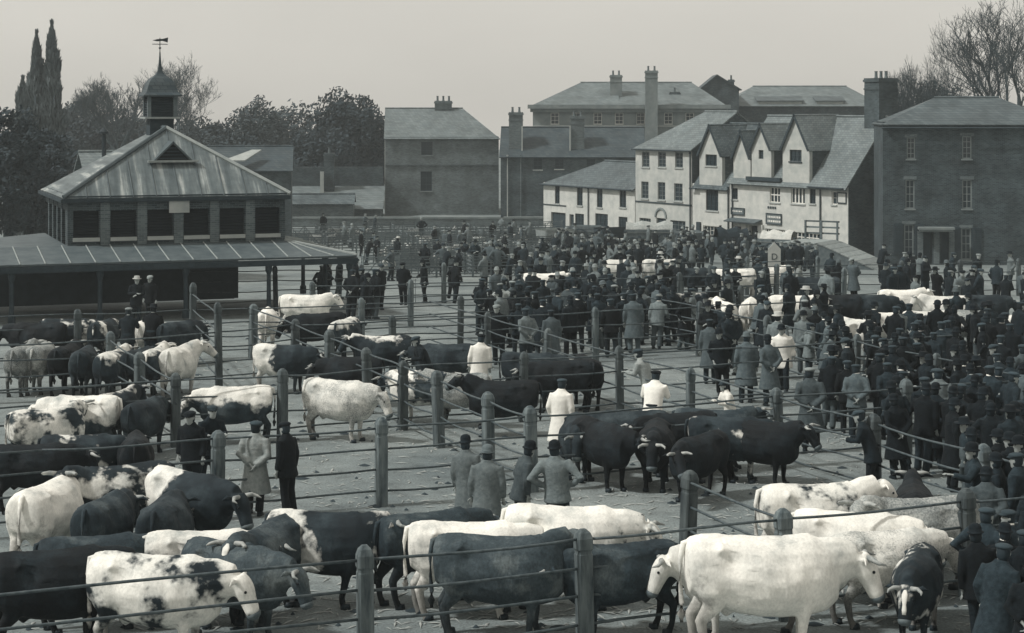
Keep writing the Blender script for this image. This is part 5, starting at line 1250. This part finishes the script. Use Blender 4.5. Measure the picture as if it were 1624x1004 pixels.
crowd('middle crowd', [(716, 520), (900, 508), (1060, 515), (1075, 560), (960, 572), (870, 588), (720, 545)], 52, 3, rowlen=13, face=80)
crowd('alley crowd', [(1080, 520), (1330, 530), (1335, 620), (1290, 640), (1150, 600), (1085, 560)], 30, 4, .62, rowlen=10)
crowd('dense right crowd', [(1330, 560), (1640, 540), (1640, 800), (1420, 770), (1415, 720), (1310, 690)], 100, 5, .46, rowlen=17, face=100, dark=2)
crowd('bottom right corner', [(1530, 760), (1650, 740), (1650, 1110), (1560, 1080)], 26, 6, .50, rowlen=8, face=110, dark=2)
crowd('far inn crowd', [(880, 440), (1240, 432), (1420, 455), (1600, 470), (1620, 530), (1340, 520), (1080, 500), (900, 475)], 50, 8, .75, rowlen=14, detail=False)
crowd('canopy corner group', [(512, 468), (575, 470), (640, 500), (560, 520), (505, 500)], 11, 9, .6, rowlen=6, dark=2)
crowd('hurdle onlookers', [(580, 420), (880, 415), (880, 440), (590, 455)], 16, 10, .9, rowlen=8, detail=False)

# ---- the farthest figures, too many and too small to tell apart
LOWV = []
LOWM = ['cloth_black', 'cloth_charcoal', 'cloth_dark', 'cloth_grey', 'cloth_drab', 'skin', 'felt_dark', 'cap_light']
for cmb, ht in ((('stand', 'jacket'), 'cap'), (('walk', 'jacket'), 'bowler'), (('stand', 'overcoat'), 'bowler'), (('behind', 'jacket'), 'cap'), (('shift', 'overcoat'), 'cap'), (('folded', 'jacket'), 'cap'), (('hips', 'jacket'), 'bowler'), (('lean', 'jacket'), 'cap'), (('pockets', 'jacket'), 'wide')):
    f = FIG[cmb]; bm = bmesh.new(); n0 = 0
    for me, mi in [(f['body'], 5), (f['hats'][ht], 6)] + [(q[1], {'coat': 0, 'trousers': 1}.get(q[0])) for q in f['parts'] if q[0] in ('coat', 'trousers')]:
        bm.from_mesh(me); bm.faces.ensure_lookup_table()
        for fc in bm.faces[n0:]: fc.material_index = mi
        n0 = len(bm.faces)
    me = bpy.data.meshes.new('tmp'); bm.to_mesh(me); bm.free()
    for _ in range(8): me.materials.append(None)
    ob = bpy.data.objects.new('tmp', me); COL.objects.link(ob); md = ob.modifiers.new('d', 'DECIMATE'); md.ratio = .09
    dg = bpy.context.evaluated_depsgraph_get(); dg.update(); me2 = bpy.data.meshes.new_from_object(ob.evaluated_get(dg), depsgraph=dg)
    LOWV.append(([v.co.copy() for v in me2.vertices], [list(p.vertices) for p in me2.polygons], [p.material_index for p in me2.polygons])); bpy.data.objects.remove(ob); bpy.data.meshes.remove(me); bpy.data.meshes.remove(me2)
r = random.Random(91); mb = MB(); far_n = 0
for poly, n in (([(470, 372), (880, 368), (880, 415), (575, 420)], 24), ([(880, 392), (1150, 396), (1300, 420), (1300, 452), (880, 440)], 100), ([(1390, 440), (1640, 440), (1640, 530), (1400, 505)], 18), ([(700, 430), (1080, 430), (1080, 520), (720, 510)], 60)):
    k = 0; tries = 0
    while k < n and tries < 6000:
        tries += 1; px, py = r.uniform(460, 1640), r.uniform(365, 532)
        if not inside(px, py, poly): continue
        p = gp(px, py)
        if not free(p, .5): continue
        PEOPLE.append((p, None)); k += 1; V, F_, M_ = r.choice(LOWV); a = r.uniform(0, 6.28); h = r.uniform(.93, 1.05); ca, sa = math.cos(a) * h, math.sin(a) * h; o0 = len(mb.v)
        cm_ = {0: r.choice((0, 0, 1, 1, 2, 3, 4)), 1: r.choice((0, 1, 2)), 5: 5, 6: r.choice((6, 6, 2, 7))}
        mb.v += [(p.x + v.x * ca - v.y * sa, p.y + v.x * sa + v.y * ca, p.z + v.z * h) for v in V]; mb.f += [[i + o0 for i in q] for q in F_]; mb.m += [cm_.get(q, 0) for q in M_]
tag(mb.build('distant_crowd', LOWM, None, True, False), 'distant crowd of small dark figures among far pens and inn', 'crowd', None, 'stuff')

# ================================================================== SHEEP HURDLES, SHEEP, CARTS, RAMP
def hurdle_mesh():
    m = MB(); Lh = 1.85
    for x in (0, Lh): m.box(x - .03, x + .03, -.025, .025, 0, 1.15)
    for z in (.2, .4, .58, .76, .94, 1.06): m.box(.031, Lh - .031, -.012, .012, z - .025, z + .025)
    m.box(Lh / 2 - .03, Lh / 2 + .03, -.022, -.013, .1, 1.1)
    m.add([(.1, .013, .15), (.16, .013, .15), (Lh / 2, .013, 1.08), (Lh / 2 - .06, .013, 1.08)], [(0, 1, 2, 3)]); m.add([(Lh - .1, .013, .15), (Lh - .16, .013, .15), (Lh / 2, .013, 1.08), (Lh / 2 + .06, .013, 1.08)], [(0, 1, 2, 3)])
    return m.mesh('hurdle', ['mid_wood'])
HM = hurdle_mesh()
sb = MB(); sb.tube([(-.52, 0, .58), (-.42, 0, .6), (0, 0, .58), (.38, 0, .62), (.5, 0, .66)], [(.1, .12), (.2, .21), (.23, .23), (.19, .2), (.1, .12)], 12, up=(0, 0, 1)); sb.tube([(.42, 0, .68), (.62, 0, .86), (.82, 0, .74)], [(.09, .1), (.075, .085), (.04, .05)], 8, up=(0, 0, 1))
for sx in (-.36, .32):
    for sy in (-.11, .11): sb.tube([(sx, sy, .5), (sx, sy, .0)], [.06, .03], 6)
SHEEP = blob(sb, .035, 2, .6, 'sheep', None, ['wool'])
r = random.Random(41); hcount = 0
HO = Vector((-2.0, 98, 0)); HA = R(9); ha = Vector((math.cos(HA), math.sin(HA), 0)); hb = Vector((-math.sin(HA), math.cos(HA), 0))
HROW = {}
def hurdle(p, a, j, kind):
    k = (j, kind); HROW[k] = HROW.get(k, 0) + 1; nn = HROW[k] - 1
    o = link('sheep_hurdle', HM, None, p, a + r.uniform(-.06, .06)); tag(o, f'wooden {kind}hurdle, {ORD[nn]} from left in {ORD[j]} row of far sheep pens', 'hurdle', 'hurdles of the far sheep pens')
def seen(p):
    x = HX + FPX * p.x / p.y; y = HY + (HC - p.z) * FPX / p.y
    return x, y
for j in range(15):
    for i in range(-8, 12):
        p = HO + ha * (i * 1.9) + hb * (j * 3.3); p.z = gz(p.y); x, y = seen(p)
        if not (462 < x < 858) or y < 352: continue
        if x < 575 and y > 404: continue
        hurdle(p, HA, j, ''); hcount += 1
        if i % 3 == 0 and j < 14:
            q = p + hb * .1; q.z = gz(q.y); hurdle(q, HA + PI / 2, j, 'cross ')
        if r.random() < .38 and j < 14:
            s = link('sheep', SHEEP, None, None); q = p + ha * r.uniform(.3, 1.6) + hb * r.uniform(.8, 2.4); q.z = gz(q.y); s.location = q; s.rotation_euler = (0, 0, r.uniform(0, 6.28)); s.scale = (r.uniform(.9, 1.1),) * 3
            HROW[('s', j)] = HROW.get(('s', j), 0) + 1; tag(s, f"woolly sheep, {ORD[HROW[('s', j)] - 1]} from left behind {ORD[j]} row of far hurdles", 'sheep', 'sheep in the far pens')
def wheel(par, x, y, rad):
    m = MB(); n = 20
    ro = [[(x + rr * math.cos(2 * PI * j / n), yy, rad + rr * math.sin(2 * PI * j / n)) for j in range(n)] for rr, yy in ((rad, y - .04), (rad, y + .04), (rad - .08, y + .04), (rad - .08, y - .04), (rad, y - .04))]
    m.loft(ro, False); wh = m.build('wheel', 'dark_wood', par)
    s = MB()
    for k in range(10):
        a = 2 * PI * k / 10; s.tube([(x, y, rad), (x + (rad - .07) * math.cos(a), y, rad + (rad - .07) * math.sin(a))], .028, 4)
    s.tube([(x, y - .12, rad), (x, y + .12, rad)], .1, 8); s.build('spokes', 'mid_wood', wh)
def cart(label, px, py, rz, kind='cart', mat='mid_wood', load=None):
    p = gp(px, py); o = thing('farm_cart' if kind == 'cart' else 'wagon', label, 'cart', p, R(rz), 'carts drawn up before the inn')
    Lc, Wc = (2.2, 1.25) if kind == 'cart' else (3.4, 1.5); z0 = .85
    m = MB(); m.box(-Lc / 2, Lc / 2, -Wc / 2, Wc / 2, z0, z0 + .08); m.build('floor', mat, o)
    for s in (-1, 1):
        for k in range(3):
            m = MB(); y = s * (Wc / 2 + .03 + k * .04); m.box(-Lc / 2, Lc / 2, y - .02, y + .02, z0 + .09 + k * .2, z0 + .27 + k * .2); m.build('side_board', mat, o)
    for s in (-1, 1):
        m = MB(); m.box(s * Lc / 2 - .02, s * Lc / 2 + .02, -Wc / 2, Wc / 2, z0 + .09, z0 + .6); m.build('end_board', mat, o)
    if kind == 'cart':
        for s in (-1, 1):
            wheel(o, 0, s * (Wc / 2 + .22), .68); m = MB(); m.tube([(Lc / 2, s * .42, z0 + .02), (Lc / 2 + 2.0, s * .34, z0 - .45)], .04, 5); m.build('shaft', 'mid_wood', o)
    else:
        for s in (-1, 1): wheel(o, -1.1, s * (Wc / 2 + .22), .65); wheel(o, 1.15, s * (Wc / 2 + .2), .5)
        m = MB(); m.tube([(Lc / 2, 0, .6), (Lc / 2 + 2.2, 0, .35)], .04, 5); m.build('shaft', 'mid_wood', o)
    if load:
        m = MB(); m.loft([[(-Lc / 2 + .1 + (Lc - .2) * i / 6, Wc / 2 * .95 * math.cos(a), z0 + .4 + (.75 + .1 * math.sin(i * 2.1)) * max(0, math.sin(a))) for a in [PI * j / 8 for j in range(9)]] for i in range(7)], False); m.build('load', load, o)
cart('two-wheeled cart in front of the low cottages', 925, 392, 160); cart('wagon standing left of the tall white house', 985, 396, 20, 'wagon', 'dark_wood'); cart('loaded wagon before the tall white house', 1030, 398, 175, 'wagon', 'mid_wood', 'straw')
cart('dark box cart under the inn signboard', 1160, 412, 10, 'cart', 'dark_wood', 'cloth_dark'); cart('farm cart tipped up beside the gabled house', 1092, 402, 100); cart('cart with canvas load before the inn window', 1235, 418, 150, 'cart', 'mid_wood', 'canvas')
cart('two-wheeled cart at the far left of the cart row', 880, 398, 30, 'cart', 'light_wood')
# loading ramp
p = gp(1330, 425); o = thing('loading_ramp', 'boarded cattle loading ramp with railing before the inn', 'ramp', p, R(-32))
for k in range(12):
    m = MB(); x0 = -2.8 + k * .5; x1 = x0 + .47
    def zz(x): return 1.5 * (1 - max(0, x + .6) / 3.8) if x > -.6 else 1.5
    m.slab([(x0, -1.5, zz(x0)), (x1, -1.5, zz(x1)), (x1, 1.5, zz(x1)), (x0, 1.5, zz(x0))], .06); m.build('plank', 'light_wood', o)
m = MB(); m.prism([(-2.8, 0), (3.2, 0), (3.2, .0 + .02), (-.6, 1.42), (-2.8, 1.42)], 'y', -1.45, -1.36); m.build('side', 'mid_wood', o)
m = MB(); m.prism([(-2.8, 0), (3.2, 0), (3.2, .02), (-.6, 1.42), (-2.8, 1.42)], 'y', 1.36, 1.45); m.build('side', 'mid_wood', o)
for x in (-2.7, -1.7, -.7):
    m = MB(); m.box(x - .05, x + .05, 1.46, 1.56, 0, 2.6); m.build('rail_post', 'mid_wood', o)
for z in (1.85, 2.2, 2.55):
    m = MB(); m.box(-2.8, -.6, 1.57, 1.62, z - .05, z + .05); m.build('ramp_rail', 'mid_wood', o)
# small white marker board with a letter, among the far pens
p = gp(1228, 462); o = thing('marker_board', 'small white peaked board lettered D in the far pens', 'sign', p, R(0))
m = MB(); m.prism([(-.28, .9), (.28, .9), (.28, 1.9), (0, 2.2), (-.28, 1.9)], 'y', -.03, .03); m.build('board', 'cream_wash', o); m = MB(); m.box(-.04, .04, .031, .1, 0, 1.6); m.build('stake', 'mid_wood', o)
cu_ = bpy.data.curves.new('letter', 'FONT'); cu_.body = 'D'; cu_.size = .4; cu_.align_x = 'CENTER'; cu_.extrude = .004; cu_.materials.append(MATS['paint_dark'])
tmp = bpy.data.objects.new('tmp', cu_); COL.objects.link(tmp); dg = bpy.context.evaluated_depsgraph_get(); dg.update()
lme = bpy.data.meshes.new_from_object(tmp.evaluated_get(dg), depsgraph=dg); bpy.data.objects.remove(tmp); lme.materials.clear(); lme.materials.append(MATS['paint_dark'])
lt = link('letter', lme, o, (0, -.04, 1.42)); lt.rotation_euler = (R(90), 0, 0)
# dung and straw scattered on the ground
r = random.Random(77); mb = MB()
for i in range(5200):
    px, py = r.uniform(20, 1620), r.uniform(500, 1000); p = gp(px, py); s = r.uniform(.02, .07); k = r.uniform(1, 4); a = r.uniform(0, PI)
    u = Vector((math.cos(a), math.sin(a), 0)) * s * k; v = Vector((-math.sin(a), math.cos(a), 0)) * s * .35; z = p.z + .006
    c = Vector((p.x, p.y, z)); mb.add([c - u, c - v + Vector((0, 0, .01)), c + u, c + v + Vector((0, 0, .012)), c + Vector((0, 0, .02))], [(0, 1, 4), (1, 2, 4), (2, 3, 4), (3, 0, 4)])
tag(mb.build('straw_litter', 'straw', None, False, False), 'loose straw litter trodden into the market ground', 'straw', None, 'stuff')
mb = MB()
for i in range(480):
    px, py = r.uniform(20, 1620), r.uniform(510, 1000); p = gp(px, py); s = r.uniform(.03, .13) * r.uniform(.6, 1.4); n = 7
    ring = [(p.x + s * r.uniform(.7, 1.1) * math.cos(2 * PI * j / n), p.y + s * r.uniform(.7, 1.1) * math.sin(2 * PI * j / n), p.z + .005) for j in range(n)]
    mb.add(ring + [(p.x, p.y, p.z + .045)], [(j, (j + 1) % n, n) for j in range(n)])
tag(mb.build('dung', 'dark_wood', None, True, False), 'dark dung trodden about the pens', 'dung', None, 'stuff')
# ================================================================== AIR
HAZE = 0.0006
if HAZE:
    m = bpy.data.materials.new('haze'); m.use_nodes = True; t = m.node_tree; t.nodes.clear()
    ou = t.nodes.new('ShaderNodeOutputMaterial'); pv = t.nodes.new('ShaderNodeVolumePrincipled'); pv.inputs['Color'].default_value = (.80, .87, .88, 1); pv.inputs['Density'].default_value = HAZE; pv.inputs['Anisotropy'].default_value = .2
    t.links.new(pv.outputs[0], ou.inputs['Volume']); MATS['haze'] = m
    mb = MB(); mb.box(-440, 440, -80, 440, -4, 34); tag(mb.build('haze', 'haze'), 'thin pale smoky haze over the market', None, None, 'stuff')
